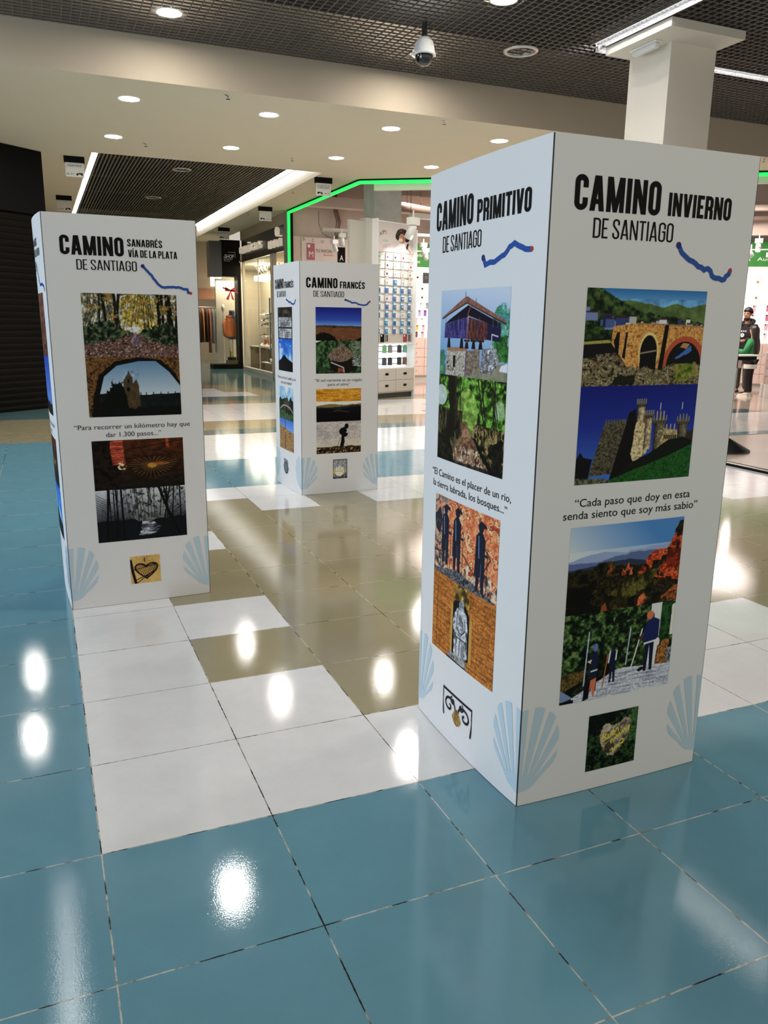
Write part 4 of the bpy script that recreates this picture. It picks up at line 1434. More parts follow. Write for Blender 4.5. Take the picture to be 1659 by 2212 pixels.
# sprinklers
sp0 = None
for k, (xx, yy, lab) in enumerate([(2.25, 8.14, 'sprinkler head close to the bulkhead edge, left of middle'),
                                   (1.68, 11.33, 'sprinkler head above the left totem, between two downlights'),
                                   (4.01, 11.41, 'sprinkler head just before the right end of the slatted recess'),
                                   (5.12, 8.11, 'sprinkler head close to the bulkhead, below the dome camera'),
                                   (4.99, 14.66, 'sprinkler head on the narrow corridor ceiling, left of the nearest right-hand shop sign'),
                                   (4.98, 18.51, 'sprinkler head on the narrow corridor ceiling beyond the second right-hand shop sign'),
                                   (10.81, 8.08, 'sprinkler head at the right edge, above the right totem'),
                                   (4.98, 22.9, 'sprinkler head farthest down the corridor ceiling')]):
    if sp0 is None:
        o = sp0 = thing('sprinkler_head', lab, 'sprinkler')
        MB().lathe([(.035, .0), (.034, -.006), (.012, -.008), (.010, -.028), (.004, -.03)], CHROME, n=14).build('body', o)
        MB().lathe([(.004, -.046), (.026, -.047), (.026, -.050), (.004, -.051)], DARKGREY, n=14).bar((-.01, 0, -.028), (-.012, 0, -.047), .004, .004, CHROME).bar((.01, 0, -.028), (.012, 0, -.047), .004, .004, CHROME).build('deflector', o)
    else:
        o = copy_tree(sp0)
    o.location = (xx, yy, ZL)
    tag(o, lab, 'sprinkler', 'sprinkler heads in the cream ceiling')

# ------------------------------------------------------------------ column with capital, emergency lamp, louvred strips
cl = MB()
cl.box(6.45, 7.08, 5.40, 6.07, 0, 4.46, WHITE)
struct(cl.build('column'))
cp = MB()
cp.box(6.12, 7.12, 5.04, 6.09, 4.46, 4.545, WHITE)
struct(cp.build('column_capital'))
t = thing('emergency_light', 'small white emergency light bar under the column capital', 'emergency light', (6.30, 5.63, 4.46))
MB().bbox(-.05, .05, -.21, .21, -.02, 0, WHITEP, r=.008).build('base', t)
MB().bbox(-.035, .035, -.19, .19, -.065, -.02, WHITEP, r=.015).build('diffuser', t)


def strip(lab, x, y, z, L, rz, tube=None):
    t = thing('strip_light', lab, 'light', (x, y, z), rz, group='louvred strip lights in the dark grille')
    m = MB()
    m.box(-.09, -.082, -L / 2, L / 2, -.012, .09, CHROME)
    m.box(.082, .09, -L / 2, L / 2, -.012, .09, CHROME)
    m.box(-.09, .09, -L / 2, L / 2, .09, .10, WHITEP)
    m.build('housing', t)
    m = MB()
    n = int(L / .06)
    for k in range(n):
        y0 = -L / 2 + (k + .5) * L / n
        m.add([(-.08, y0 - .010, .0), (0, y0 + .014, .0), (0, y0 + .014, .045), (-.08, y0 - .010, .045)], [(0, 1, 2, 3)], LOUV)
        m.add([(.08, y0 - .010, .0), (0, y0 + .014, .0), (0, y0 + .014, .045), (.08, y0 - .010, .045)], [(0, 1, 2, 3)], LOUV)
    m.bar((0, -L / 2, .01), (0, L / 2, .01), .006, .03, LOUV)
    m.build('louver', t)
    m = MB()
    for s in (-.04, .04):
        m.tube([(s, -L / 2 + .02, .07), (s, L / 2 - .02, .07)], .013, tube or TUBE)
    m.build('tube', t)


strip('louvred strip light running toward the viewer beside the column capital', 6.0, 4.25, ZU + .002, 3.7, 0)
strip('louvred strip light behind the column, running off to the right', 8.35, 6.17, ZU + .002, 4.5, PI / 2)
strip('louvred strip light left of the picture, mirrored as a white streak in the blue floor', -.26, 4.4, ZU + .002, 3.8, 0, TUBEHI)

# ------------------------------------------------------------------ dome camera
DOMEBLK = mat('smoked_dome', (0.01, 0.01, 0.012), 0.06, coat=0.6)
t = thing('dome_camera', 'white security dome camera hanging from the dark grille ceiling', 'security camera', (3.94, 6.29, 4.56))
MB().lathe([(.028, 0), (.028, -.13), (.034, -.135), (.034, -.15)], DARKGREY, n=16).build('pole', t)
MB().lathe([(.03, -.14), (.06, -.15), (.092, -.19), (.108, -.245), (.112, -.285), (.122, -.30), (.122, -.312), (.098, -.318)], WHITEP, n=32).box(-.132, -.118, -.012, .012, -.315, -.28, WHITEP).box(.118, .132, -.012, .012, -.315, -.28, WHITEP).build('housing', t)
MB().lathe([(.094, -.312), (.094, -.33), (.088, -.365), (.070, -.395), (.04, -.415), (.003, -.42)], DOMEBLK, n=28).build('dome', t)

# ------------------------------------------------------------------ left: black shuttered shop front, corridor walls
a = Vector((-.72, 12.08))
e2 = Vector((.9, .72)).normalized()
nn = Vector((e2.y, -e2.x))


def along(o, e, n, u, d):
    return (o.x + e.x * u + n.x * d, o.y + e.y * u + n.y * d)


A0 = a - e2 * 7.0
A1 = Vector((.18, 12.80))
LW = (A1 - A0).length
w = MB()
w.prism([along(A0, e2, nn, 0, -.30), along(A0, e2, nn, LW, -.30), along(A0, e2, nn, LW, -.02), along(A0, e2, nn, 0, -.02)], 0, ZL, BLACK)
struct(w.build('wall_left'))
t = thing('shop_fascia', 'plain black fascia over the shuttered shop on the left', 'shop sign', (A0.x, A0.y, 3.12), math.atan2(e2.y, e2.x))
MB().box(0, LW, -.06, -.022, 0, ZL - 3.125, mat('black_fascia', (0.004, 0.004, 0.004), 0.5, spec=0.06)).build('board', t)
t = thing('roller_shutter', 'closed dark brown roller shutter of the black shop on the left', 'roller shutter', (A0.x, A0.y, 0), math.atan2(e2.y, e2.x))
SHUT = mat('dark_shutter', (0.007, 0.006, 0.0045), 0.65, spec=0.06)
m = MB()
for k in range(31):
    z = k * .1
    m.add([(0, -.03, z), (LW - .12, -.03, z), (LW - .12, -.045, z + .05), (0, -.045, z + .05), (LW - .12, -.03, z + .092), (0, -.03, z + .092), (0, -.02, z + .1), (LW - .12, -.02, z + .1)],
          [(0, 1, 2, 3), (3, 2, 4, 5), (5, 4, 7, 6)], SHUT)
m.build('slats', t)
MB().box(LW - .12, LW, -.07, 0, 0, 3.12, BLACK).build('guide_rail', t)
w = MB()
w.box(-.1, .18, 12.8, 27.5, 0, ZL, BEIGEW)
struct(w.build('wall_corridor'))
w = MB()
w.box(-.1, 8, 29.5, 29.7, 0, ZL, BEIGEW)
w.box(-.1, 6.2, 26.6, 26.8, 2.56, ZL, BEIGEW)
struct(w.build('wall_back'))

# unseen glazing added on the left to frame the daylight area light
w = MB()
ALU = mat('grey_aluminium', (0.35, 0.36, 0.37), 0.35, 0.7)
for k in range(5):
    w.box(-6.93, -6.87, -2.0 + k * 1.8 - .03, -2.0 + k * 1.8 + .03, 0, 3.9, ALU)
for z in (0, 2.3, 3.84):
    w.box(-6.93, -6.87, -2.03, 5.23, z, z + .06, ALU)
w.box(-6.905, -6.895, -2.0, 5.2, .06, 3.84, GLASS)
struct(w.build('added_window_1'))

# ------------------------------------------------------------------ hanging shop signs
SIGNW = mat('sign_white', (0.74, 0.72, 0.66), 0.5)


def text_mb(mb, text, x0, x1, base, cap, y, m, flip=False):
    vs, fs = font_fit(text, x0, x1, base, cap)
    mb.add([(-a if flip else a, y, b) for a, b in vs], fs, m)


def hang_sign(x, y, top, num, lab, left=False):
    t = thing('hanging_sign', lab, 'sign', (x, y, ZL), group='white shop number signs hanging from the ceiling')
    MB().box(-.16, .16, -.05, .05, -.095, 0, BLACK).build('bracket', t)
    p = MB().box(-.145, .145, -.008, .008, -.315, -.085, SIGNW).build('plate', t)
    m = MB()
    if top:
        for k, ln in enumerate(top):
            w = min(.12, .0155 * len(ln))
            m1 = MB()
            text_mb(m1, ln, -w, w, -.155 - .036 * k, .028, -.0095, TEXTINK)
            m1.build('lettering', p)
    if left:
        text_mb(m, num, -.13, -.02, -.285, .03, -.0095, TEXTINK)
    else:
        text_mb(m, num, .02, .13, -.285, .03, -.0095, TEXTINK)
    m.build('lettering', p)
    m = MB()
    s = 1 if left else -1
    m.add([(s * .02, -.0095, -.29), (s * .02, -.0095, -.262), (s * .05, -.0095, -.25), (s * .12, -.0095, -.25), (s * .12, -.0095, -.29), (s * .10, -.0095, -.29), (s * .09, -.0095, -.272), (s * .06, -.0095, -.272), (s * .05, -.0095, -.29)],
          [(0, 1, 2, 8), (2, 3, 6, 7), (3, 4, 5, 6)], TEXTINK)
    m.build('pictogram', p)


hang_sign(5.07, 12.95, ['LA CASA DE LAS', 'CARCASAS'], 'A-17', 'white hanging sign numbered A-17 in front of the green light line')
hang_sign(5.085, 17.25, [], 'A-16', 'white hanging sign numbered A-16, second along the right corridor ceiling')
hang_sign(5.12, 22.05, ['Marionnes'], 'A-15', 'white hanging sign above the black SHOP box, farthest on the right')
hang_sign(.72, 12.95, ['MARYPAZ'], 'A-31', 'white hanging sign numbered A-31 at the left of the corridor', True)
hang_sign(.69, 17.65, [], 'A-30', 'white hanging sign numbered A-30 just above the left totem', True)

# ------------------------------------------------------------------ display totems
TW, TH = 0.725, 1.975


def fmap(k, bulge, lean=1.0):
    ca, sa = (1, 0) if k == 0 else (0, -1) if k == -1 else (0, 1) if k == 1 else (-1, 0)

    def f(u, z, d=0.0):
        s = min(1, max(0, u / TW))
        x = -TW / 2 + u
        y = -TW / 2 - d - bulge * 4 * s * (1 - s) * (lean + (1 - lean) * z / TH)
        return (x * ca - y * sa, x * sa + y * ca, z)
    return f


def panel(t, k, bulge, lean=1.0, nm='panel'):
    f = fmap(k, bulge, lean)
    nu, nz = 18, 8
    g0 = .0034
    vs, fs = [], []
    for d in (0, -.006):
        for j in range(nz + 1):
            for i in range(nu + 1):
                vs.append(f(g0 + (TW - 2 * g0) * i / nu, .002 + (TH - .002) * j / nz, d))
    N = (nu + 1) * (nz + 1)
    for j in range(nz):
        for i in range(nu):
            q = j * (nu + 1) + i
            fs.append((q, q + 1, q + nu + 2, q + nu + 1))
            fs.append((N + q, N + q + nu + 1, N + q + nu + 2, N + q + 1))
    for j in range(nz):
        for i in (0, nu):
            q = j * (nu + 1) + i
            fs.append((q, q + nu + 1, N + q + nu + 1, N + q))
    for i in range(nu):
        for j in (0, nz):
            q = j * (nu + 1) + i
            fs.append((q, q + 1, N + q + 1, N + q))
    m = MB()
    m.add(vs, fs, CARD)
    return m.build(nm, t), f


def on_face(par, f, name, polys, m, d=.0011):
    mb = MB()
    for q in polys:
        mb.add([f(a, b, d) for a, b in q], [list(range(len(q)))], m)
    return mb.build(name, par)


def face_text(par, f, text, u0, u1, zc, cap=.0255, name='quotation'):
    vs, fs = font_fit(text, u0, u1, zc - cap * .42, cap)
    mb = MB()
    mb.add([f(a, b, .0011) for a, b in vs], fs, TEXTINK)
    return mb.build(name, par)


def picture(par, f, painter, u0, u1, z0, z1, cell, gain, name='photo_print', bg=(128, 128, 128)):
    p = Pic(u1 - u0, z1 - z0, cell, bg)
    painter(p)
    p.down()
    c8 = np.clip(p.c, 0, 255) / 255
    l = np.where(c8 <= .04045, c8 / 12.92, ((c8 + .055) / 1.055) ** 2.4)
    l = np.minimum(l * gain, .86)
    ny, nx = p.ny, p.nx
    uu = u0 + (u1 - u0) * p.u
    zz = z0 + (z1 - z0) * p.v
    co = np.array([f(a, b, .0007) for a, b in zip(uu.ravel(), zz.ravel())], dtype=np.float32)
    idx = np.arange(ny * nx).reshape(ny, nx)
    q = np.stack([idx[:-1, :-1], idx[:-1, 1:], idx[1:, 1:], idx[1:, :-1]], -1).reshape(-1, 4)
    if p.keep is not None:
        k = p.keep
        kk = (k[:-1, :-1] | k[:-1, 1:] | k[1:, 1:] | k[1:, :-1]).ravel()
        q = q[kk]
    me = bpy.data.meshes.new(name)
    me.vertices.add(len(co))
    me.vertices.foreach_set('co', co.ravel())
    me.loops.add(len(q) * 4)
    me.loops.foreach_set('vertex_index', q.ravel().astype(np.int32))
    me.polygons.add(len(q))
    me.polygons.foreach_set('loop_start', np.arange(0, len(q) * 4, 4, dtype=np.int32))
    me.update(calc_edges=True)
    ca = me.color_attributes.new('ink', 'FLOAT_COLOR', 'POINT')
    rgba = np.ones((len(co), 4), np.float32)
    rgba[:, :3] = l.reshape(-1, 3)
    ca.data.foreach_set('color', rgba.ravel())
    me.materials.append(INK)
    o = bpy.data.objects.new(name, me)
    COL.objects.link(o)
    o.parent = par
    return o


HALF = [[(.0, .33), (.025, .333), (.013, .108), (0, .106)], [(.05, .335), (.068, .334), (.085, .327), (.032, .104), (.019, .106)],
        [(.103, .313), (.117, .303), (.126, .288), (.049, .099), (.037, .101)], [(.135, .260), (.142, .238), (.143, .213), (.062, .094), (.051, .097)],
        [(.141, .175), (.138, .155), (.127, .133), (.078, .089), (.066, .092)], [(0, .108), (.045, .102), (.078, .090), (.072, .082), (.052, .062), (.03, .053), (0, .048)]]


def shells(par, f):
    on_face(par, f, 'shell_emblem', [[(max(.003, a), b) for a, b in q] for q in HALF], SHELLINK, .0009)
    on_face(par, f, 'shell_emblem', [[(TW - max(.003, a), b) for a, b in q][::-1] for q in HALF], SHELLINK, .0009)


def wiggle(pts, seed, amp=.0022):
    r = random.Random(seed)
    out = []
    for (x0, y0), (x1, y1) in zip(pts[:-1], pts[1:]):
        n = max(2, int(math.hypot(x1 - x0, y1 - y0) / .010))
        for i in range(n):
            s = i / n
            out.append((x0 + (x1 - x0) * s + r.uniform(-amp, amp), y0 + (y1 - y0) * s + r.uniform(-amp, amp)))
    out.append(pts[-1])
    return out


def route(par, f, pts, seed, wd=.0135, amp=.0022):
    q = wiggle(pts, seed, amp)
    on_face(par, f, 'route_line', ribbon(q, wd, 0), ROUTE, .0011)
    x, y = pts[0]
    on_face(par, f, 'route_start', [[(x + .0095 * math.cos(a), y + .0095 * math.sin(a)) for a in [k * PI / 9 for k in range(18)]]], ROUTED, .0014)
    x, y = pts[-1]
    on_face(par, f, 'route_end', [[(x + .0068 * math.cos(a), y + .0068 * math.sin(a)) for a in [k * PI / 7 for k in range(14)]]], REDINK, .0014)


def heading(par, f, lines):
    for text, u0, u1, z0, z1, t in lines:
        on_face(par, f, 'heading', caps_polys(text, u0, u1, z0, z1, t), TEXTINK)


def totem(x0, y0, x1, y1, label, front, left, bl=(.016, .016), lean=1.0):
    rz = math.atan2(y1 - y0, x1 - x0)
    ex, ey = math.cos(rz), math.sin(rz)
    cx = x0 + ex * TW / 2 - ey * TW / 2
    cy = y0 + ey * TW / 2 + ex * TW / 2
    t = thing('display_totem', label, 'display stand', (cx, cy, 0), rz, group='white photo totems')
    for k, content, bg, nm in ((0, front, bl[0], 'front_panel'), (-1, left, bl[1], 'side_panel'), (1, None, bl[0], 'side_panel'), (2, None, bl[0], 'rear_panel')):
        p, f = panel(t, k, bg, lean if k == -1 else 1.0, nm)
        shells(p, f)
        if content:
            content(p, f)
    for sx in (-1, 1):
        for sy in (-1, 1):
            cxx, cyy = sx * (TW / 2 - .003), sy * (TW / 2 - .003)
            MB().box(cxx - .0022, cxx + .0022, cyy - .0022, cyy + .0022, 0.0, TH - .001, GAPBLACK).build('hinge_strip', t)
    return t


def faceA(p, f):
    heading(p, f, [('CAMINO', .075, .367, 1.787, 1.876, .165), ('SANABRÉS', .385, .553, 1.836, 1.871, .145), ('VÍA DE LA PLATA', .387, .625, 1.786, 1.821, .145), ('DE SANTIAGO', .144, .425, 1.719, 1.767, .09)])
    route(p, f, [(.453, 1.746), (.485, 1.713), (.508, 1.680), (.53, 1.655), (.555, 1.646), (.60, 1.648), (.624, 1.651), (.648, 1.642), (.669, 1.640), (.672, 1.622), (.686, 1.621)], 3, .0125)
    for fn, z0, z1 in ((pic_forest, 1.302, 1.611), (pic_arch, 1.005, 1.302), (pic_night, .626, .884), (pic_fog, .349, .626)):
        picture(p, f, fn, .153, .610, z0, z1, .0021, 1.36)
    face_text(p, f, '“Para recorrer un kilómetro hay que', .076, .651, .954)
    face_text(p, f, 'dar 1.300 pasos...”', .226, .500, .913)
    picture(p, f, pic_heartiron, .303, .459, .105, .257, .0018, 1.45, 'small_photo_print')


def sideA(p, f):
    heading(p, f, [('CAMINO', .075, .367, 1.787, 1.876, .165), ('SANABRÉS', .385, .553, 1.836, 1.871, .145), ('VÍA DE LA PLATA', .387, .625, 1.786, 1.821, .145), ('DE SANTIAGO', .144, .425, 1.719, 1.767, .09)])
    route(p, f, [(.453, 1.746), (.508, 1.680), (.555, 1.646), (.624, 1.651), (.669, 1.640), (.686, 1.621)], 3, .0125)
    for fn, z0, z1 in ((pic_brownhill, 1.302, 1.611), (pic_bluesky, 1.005, 1.302), (pic_night, .626, .884), (pic_bluepeak, .349, .626)):
        picture(p, f, fn, .153, .610, z0, z1, .006, 1.3)
    face_text(p, f, '“El Camino se hace al andar', .1, .63, .954)
    face_text(p, f, 'paso a paso...”', .226, .500, .913)


def faceB(p, f):
    heading(p, f, [('CAMINO', .073, .361, 1.789, 1.879, .165), ('INVIERNO', .390, .627, 1.791, 1.853, .165), ('DE SANTIAGO', .139, .416, 1.720, 1.772, .09)])
    route(p, f, [(.440, 1.714), (.456, 1.695), (.474, 1.681), (.511, 1.667), (.545, 1.648), (.562, 1.655), (.578, 1.637), (.596, 1.626), (.630, 1.626), (.649, 1.652)], 9, .0150, .0028)
    for fn, z0, z1 in ((pic_bridge, 1.317, 1.589), (pic_castle, 1.030, 1.317), (pic_redhills, .622, .901), (pic_terrace, .326, .622)):
        picture(p, f, fn, .135, .567, z0, z1, .0016, 1.75)
    face_text(p, f, '“Cada paso que doy en esta', .142, .580, .974)
    face_text(p, f, 'senda siento que soy más sabio”', .104, .615, .937)
    picture(p, f, pic_heartstone, .254, .452, .068, .267, .0015, 1.8, 'small_photo_print')


def sideB(p, f):
    heading(p, f, [('CAMINO', .066, .333, 1.788, 1.878, .165), ('PRIMITIVO', .358, .643, 1.789, 1.854, .165), ('DE SANTIAGO', .122, .389, 1.716, 1.767, .09)])
    route(p, f, [(.405, 1.682), (.418, 1.660), (.445, 1.667), (.472, 1.667), (.497, 1.676), (.523, 1.684), (.548, 1.702), (.571, 1.711), (.60, 1.700), (.625, 1.692), (.656, 1.690)], 5, .0155, .001)
    for fn, z0, z1 in ((pic_horreo, 1.319, 1.594), (pic_greenpath, 1.028, 1.319), (pic_pilgrims, .616, .898), (pic_niche, .324, .616)):
        picture(p, f, fn, .124, .566, z0, z1, .0017, 1.2)
    face_text(p, f, '“El Camino es el placer de un rio,', .087, .617, .975)
    face_text(p, f, 'la tierra labrada, los bosques...”', .098, .600, .935)
    picture(p, f, pic_scroll, .233, .450, .088, .207, .0015, 1.25, 'small_photo_print')


def faceC(p, f):
    heading(p, f, [('CAMINO', .056, .335, 1.764, 1.847, .165), ('FRANCÉS', .356, .587, 1.766, 1.822, .165), ('DE SANTIAGO', .119, .394, 1.692, 1.740, .09)])
    route(p, f, [(.407, 1.672), (.445, 1.662), (.47, 1.648), (.50, 1.652), (.535, 1.636), (.579, 1.630), (.61, 1.640), (.636, 1.665)], 8, .0135)
    for fn, z0, z1 in ((pic_field, 1.333, 1.609), (pic_thatch, 1.055, 1.333), (pic_sunset, .639, .924), (pic_silhouette, .359, .639)):
        picture(p, f, fn, .137, .557, z0, z1, .0032, 1.45)
    face_text(p, f, '“El sol naciente es un regalo', .125, .566, .997)
    face_text(p, f, 'para el alma”', .244, .451, .961)
    picture(p, f, pic_waymark, .290, .426, .128, .303, .003, 1.5, 'small_photo_print')


def sideC(p, f):
    heading(p, f, [('CAMINO', .056, .335, 1.768, 1.850, .165), ('FRANCÉS', .356, .587, 1.768, 1.822, .165), ('DE SANTIAGO', .119, .394, 1.697, 1.747, .09)])
    route(p, f, [(.407, 1.672), (.445, 1.662), (.47, 1.648), (.50, 1.652), (.535, 1.636), (.579, 1.630), (.61, 1.640), (.636, 1.665)], 8, .0135)
    for fn, z0, z1 in ((pic_plaques, 1.337, 1.609), (pic_bluepeak, 1.057, 1.337), (pic_hutwood, .625, .918), (pic_milestone, .349, .625)):
        picture(p, f, fn, .137, .545, z0, z1, .004, 1.15)
    face_text(p, f, '“Ocaso de sol en Castilla es un', .09, .61, .997)
    face_text(p, f, 'canto para el espíritu”', .2, .52, .955)
    picture(p, f, pic_shellbadge, .235, .40, .125, .265, .004, 1.2, 'small_photo_print')


totem(.0016, 2.128, .727, 2.150, 'white photo totem on the left headed CAMINO SANABRÉS VÍA DE LA PLATA', faceA, sideA, (.004, .026), .35)
totem(1.2268, -.2445, 1.948, -.2438, 'large white photo totem in the right foreground headed CAMINO INVIERNO', faceB, sideB, (.006, .014))
totem(1.9740, 4.448, 2.6865, 4.471, 'small far white photo totem in the middle headed CAMINO FRANCÉS', faceC, sideC, (.005, .012))


# ------------------------------------------------------------------ right: accessory shop behind the green light line
w = MB()
w.box(5.75, 10.2, 17.62, 17.75, 0, 5.0, PINKW)
w.box(5.80, 6.05, 17.50, 17.62, 0, 3.52, PINKW)
struct(w.build('wall_shop_back'))
d0, d1 = Vector((9.9, 17.62)), Vector((20.5, 9.6))
de = (d1 - d0).normalized()
dn = Vector((de.y, -de.x))
w = MB()
DLN = (d1 - d0).length
w.prism([along(d0, de, dn, 0, -.15), along(d0, de, dn, DLN, -.15), along(d0, de, dn, DLN, 0), along(d0, de, dn, 0, 0)], 0, 5.0, PINKW)
struct(w.build('wall_shop_diagonal'))
w = MB()
w.box(6.38, 6.97, 13.62, 14.22, 0, 4.95, mat('peeling_concrete', (0.42, 0.41, 0.38), 0.9, var=0.3, bscale=4, bump=0.3))
struct(w.build('column_shop'))
w = MB()
w.prism([(5.6, 12.9), (5.6, 17.8), (10.2, 17.8), (20.6, 9.7), (14.5, 7.0)], 5.02, 5.07, PLENUM)
struct(w.build('ceiling_shop_plenum'))
# the wall between the two shops
w = MB()
w.box(5.70, 5.80, 17.56, 17.86, 0, ZL, mat('greenish_post', (0.30, 0.33, 0.28), 0.6))
w.box(5.75, 7.4, 17.75, 17.85, 0, ZL, BEIGEW)
struct(w.build('wall_partition'))

# lintel tinted by the light line
w = MB()
fe = (Vector(FAC[1]) - Vector(FAC[0])).normalized()
fn = Vector((fe.y, -fe.x))
F0 = Vector(FAC[0])
FL = (Vector(FAC[1]) - F0).length
w.prism([along(F0, fe, fn, .25, -.22), along(F0, fe, fn, FL + 1.2, -.22), along(F0, fe, fn, FL + 1.2, -.12), along(F0, fe, fn, .25, -.12)], 3.92, ZL, WHITE)
struct(w.build('trim_2'))
t = thing('led_strip', 'glowing green LED line framing the accessory shop opening', 'light strip', (5.75, 17.6, 0))
o = Vector((5.75, 17.6))
q = lambda x, y, z: (x - o.x, y - o.y, z)
m = MB()
m.bar(q(5.735, 17.53, .02), q(5.735, 17.53, 4.05), .055, .055, LED)
m.bar(q(5.735, 17.53, 4.045), q(5.735, 12.79, 4.045), .05, .05, LED)
e1 = along(F0, fe, fn, FL + 1.0, .0)
m.bar(q(5.735, 12.785, 4.045), q(e1[0], e1[1], 4.045), .05, .055, LED)
m.build('tube', t)
m = MB()
m.bar(q(5.735, 17.53, 4.085), q(5.735, 12.79, 4.085), .07, .025, BLACK)
m.bar(q(5.735, 12.785, 4.085), q(e1[0], e1[1], 4.085), .07, .025, BLACK)
m.bar(q(5.80, 17.50, .02), q(5.80, 17.50, 4.05), .05, .05, BLACK)
m.build('channel', t)


def ceil_part(name, lab, cat, fnc, loc=(0, 0, 0), group=None):
    t = thing(name, lab, cat, loc, group=group)
    m = MB()
    fnc(m)
    m.build('run', t)
    return t


ceil_part('ceiling_beam', 'pale horizontal beam above the TU INICIAL panel, just under the green line', 'beam', lambda m: m.box(5.82, 9.6, 16.9, 17.2, 4.15, 4.38, PINKW))
ceil_part('ceiling_beam', 'pale horizontal beam in the open shop ceiling, right of the peeling column', 'beam', lambda m: m.box(7.1, 12.6, 15.4, 15.7, 4.08, 4.30, PINKW))
ceil_part('air_duct', 'brown round air duct in the open shop ceiling beside the peeling column', 'duct', lambda m: m.tube([(7.05, 15.2, 3.99), (9.5, 15.2, 3.99), (12.4, 14.2, 3.99)], .07, RUST, 14))
ceil_part('ceiling_beam', 'pale beam in the open shop ceiling above the shopping couple', 'beam', lambda m: m.bar((13.0, 14.6, 3.72), (17.6, 11.1, 3.72), .2, .28, PINKW))
ceil_part('ceiling_beam', 'upper pale beam in the open shop ceiling at the right picture edge', 'beam', lambda m: m.bar((12.6, 14.2, 4.12), (17.2, 10.7, 4.12), .2, .12, PINKW))
ceil_part('air_duct', 'brown air duct under the pale beam at the right picture edge', 'duct', lambda m: m.tube([(12.8, 14.3, 3.92), (17.4, 10.8, 3.92)], .06, RUST, 12))
ceil_part('conduit_bundle', 'thick bundle of grey conduits running down the pale shop wall', 'conduit', lambda m: [m.tube([(6.83 + dx, 17.45, 4.9), (6.85 + dx, 17.45, 4.2), (6.93 + dx, 17.42, 3.9), (6.88 + dx, 17.44, 3.5)], .022, RUST) for dx in (0, .05, .09)])
ceil_part('conduit', 'thin conduit hanging from the shop ceiling left of the grey panel', 'conduit', lambda m: [m.tube([(7.63, 17.0, 4.9), (7.60, 17.0, 4.0), (7.55, 16.9, 3.45)], .012, RUST), m.tube([(7.78, 17.0, 4.9), (7.70, 17.0, 3.9), (7.58, 16.9, 3.45)], .018, RUST)])
ceil_part('cable', 'thin cable looping down from the shop ceiling beside the conduit bundle', 'cable', lambda m: m.tube([(6.42, 17.3, 4.1), (6.42, 17.3, 3.8), (6.50, 17.25, 3.58), (6.75, 17.2, 3.45)], .006, DARKGREY))
ceil_part('cable_tray', 'white cable tray with track rails over the accessory shop', 'cable tray', lambda m: [m.box(6.05, 8.8, 15.9, 16.1, 3.50, 3.56, GREIGE), m.box(6.9, 9.4, 12.9, 13.1, 3.50, 3.58, GREIGE), m.tube([(6.9, 13.0, 3.58), (6.9, 13.0, 5.0)], .006, DARKGREY), m.tube([(9.0, 13.0, 3.58), (9.0, 13.0, 5.0)], .006, DARKGREY), m.tube([(7.6, 16.0, 3.56), (7.6, 16.0, 5.0)], .006, DARKGREY)])
ceil_part('hanging_wires', 'thin suspension wires in the dark shop ceiling beside the peeling column', 'wires', lambda m: [m.tube([(7.3 + .33 * k, 14.8, 4.0), (7.3 + .33 * k, 14.8, 5.0)], .006, RUST, 5) for k in range(6)])

# panel lettered TU INICIAL
t = thing('wall_panel', 'pale panel lettered TU INICIAL with a pink M phone and a black A phone', 'sign panel', (6.04, 17.5, 2.2))
pn = MB().box(0, 1.98, -.02, .02, 0, 1.30, mat('panel_blush', (0.70, 0.60, 0.55), 0.6)).build('board', t)
PINKP = mat('dusty_pink', (0.42, 0.12, 0.14), 0.5)
m = MB()
m.bbox(.13, .33, -.034, -.021, .77, 1.16, PINKP, r=.004)
m.build('phone_picture', pn)
m = MB()
m.box(.15, .21, -.036, -.034, 1.06, 1.13, WHITEP)
m.build('camera_window', pn)
m = MB()
text_mb(m, 'M', .18, .29, .84, .14, -.0365, WHITEP)
m.build('lettering', pn)
MB().bbox(.93, 1.13, -.034, -.021, .70, 1.10, BLACK, r=.004).build('phone_picture', pn)
m = MB()
text_mb(m, 'A', .98, 1.08, .78, .14, -.0365, WHITEP)
m.build('lettering', pn)
m = MB()
text_mb(m, 'TU INICIAL', .36, .80, .96, .075, -.022, TEXTINK)
m.build('lettering', pn)
m = MB()
text_mb(m, 'favorita', .56, .82, .88, .05, -.0225, mat('soft_red', (0.5, 0.12, 0.12), 0.6))
m.build('lettering', pn)
r = random.Random(3)
m = MB()
for k, ch in enumerate('SCUNM'):
    vs, fs = font_fit(ch, .02 + .24 * k, .08 + .24 * k, 1.22 - .02 * k, .07)
    m.add([(a, -.0225, b) for a, b in vs], fs, DARKGREY)
m.build('lettering', pn)

# grey partition left of the rack
RX, RY = 6.07, 12.67
RA = math.atan2(.46, 1.04)
rc, rs = math.cos(RA), math.sin(RA)
rw = lambda u, d, z: (RX + rc * u - rs * d, RY + rs * u + rc * d, z)
t = thing('partition_panel', 'tall plain grey partition panel left of the bright display rack', 'panel', (RX, RY, 0), RA)
MB().box(-.56, -.20, .20, .26, 0, 3.36, GREIGE).build('panel', t)
MB().box(-.20, -.03, .12, .30, 0, 3.42, GREIGE).build('post', t)

# ------------------------------------------------------------------ bright display rack
t = rack = thing('display_rack', 'tall white display rack of hanging phone grips with a portrait poster on top', 'display rack', (RX, RY, 0), RA)
MB().box(-.02, 1.12, .06, .36, 1.09, 3.40, WHITEL).build('back_panel', t)
MB().box(-.04, -.01, -.02, .36, .0, 3.42, WHITEL).build('side_panel', t)
MB().box(1.10, 1.13, -.02, .36, .0, 3.30, WHITEL).build('side_panel', t)
rf = lambda u, z, d=0: (u, .055 - d, z)


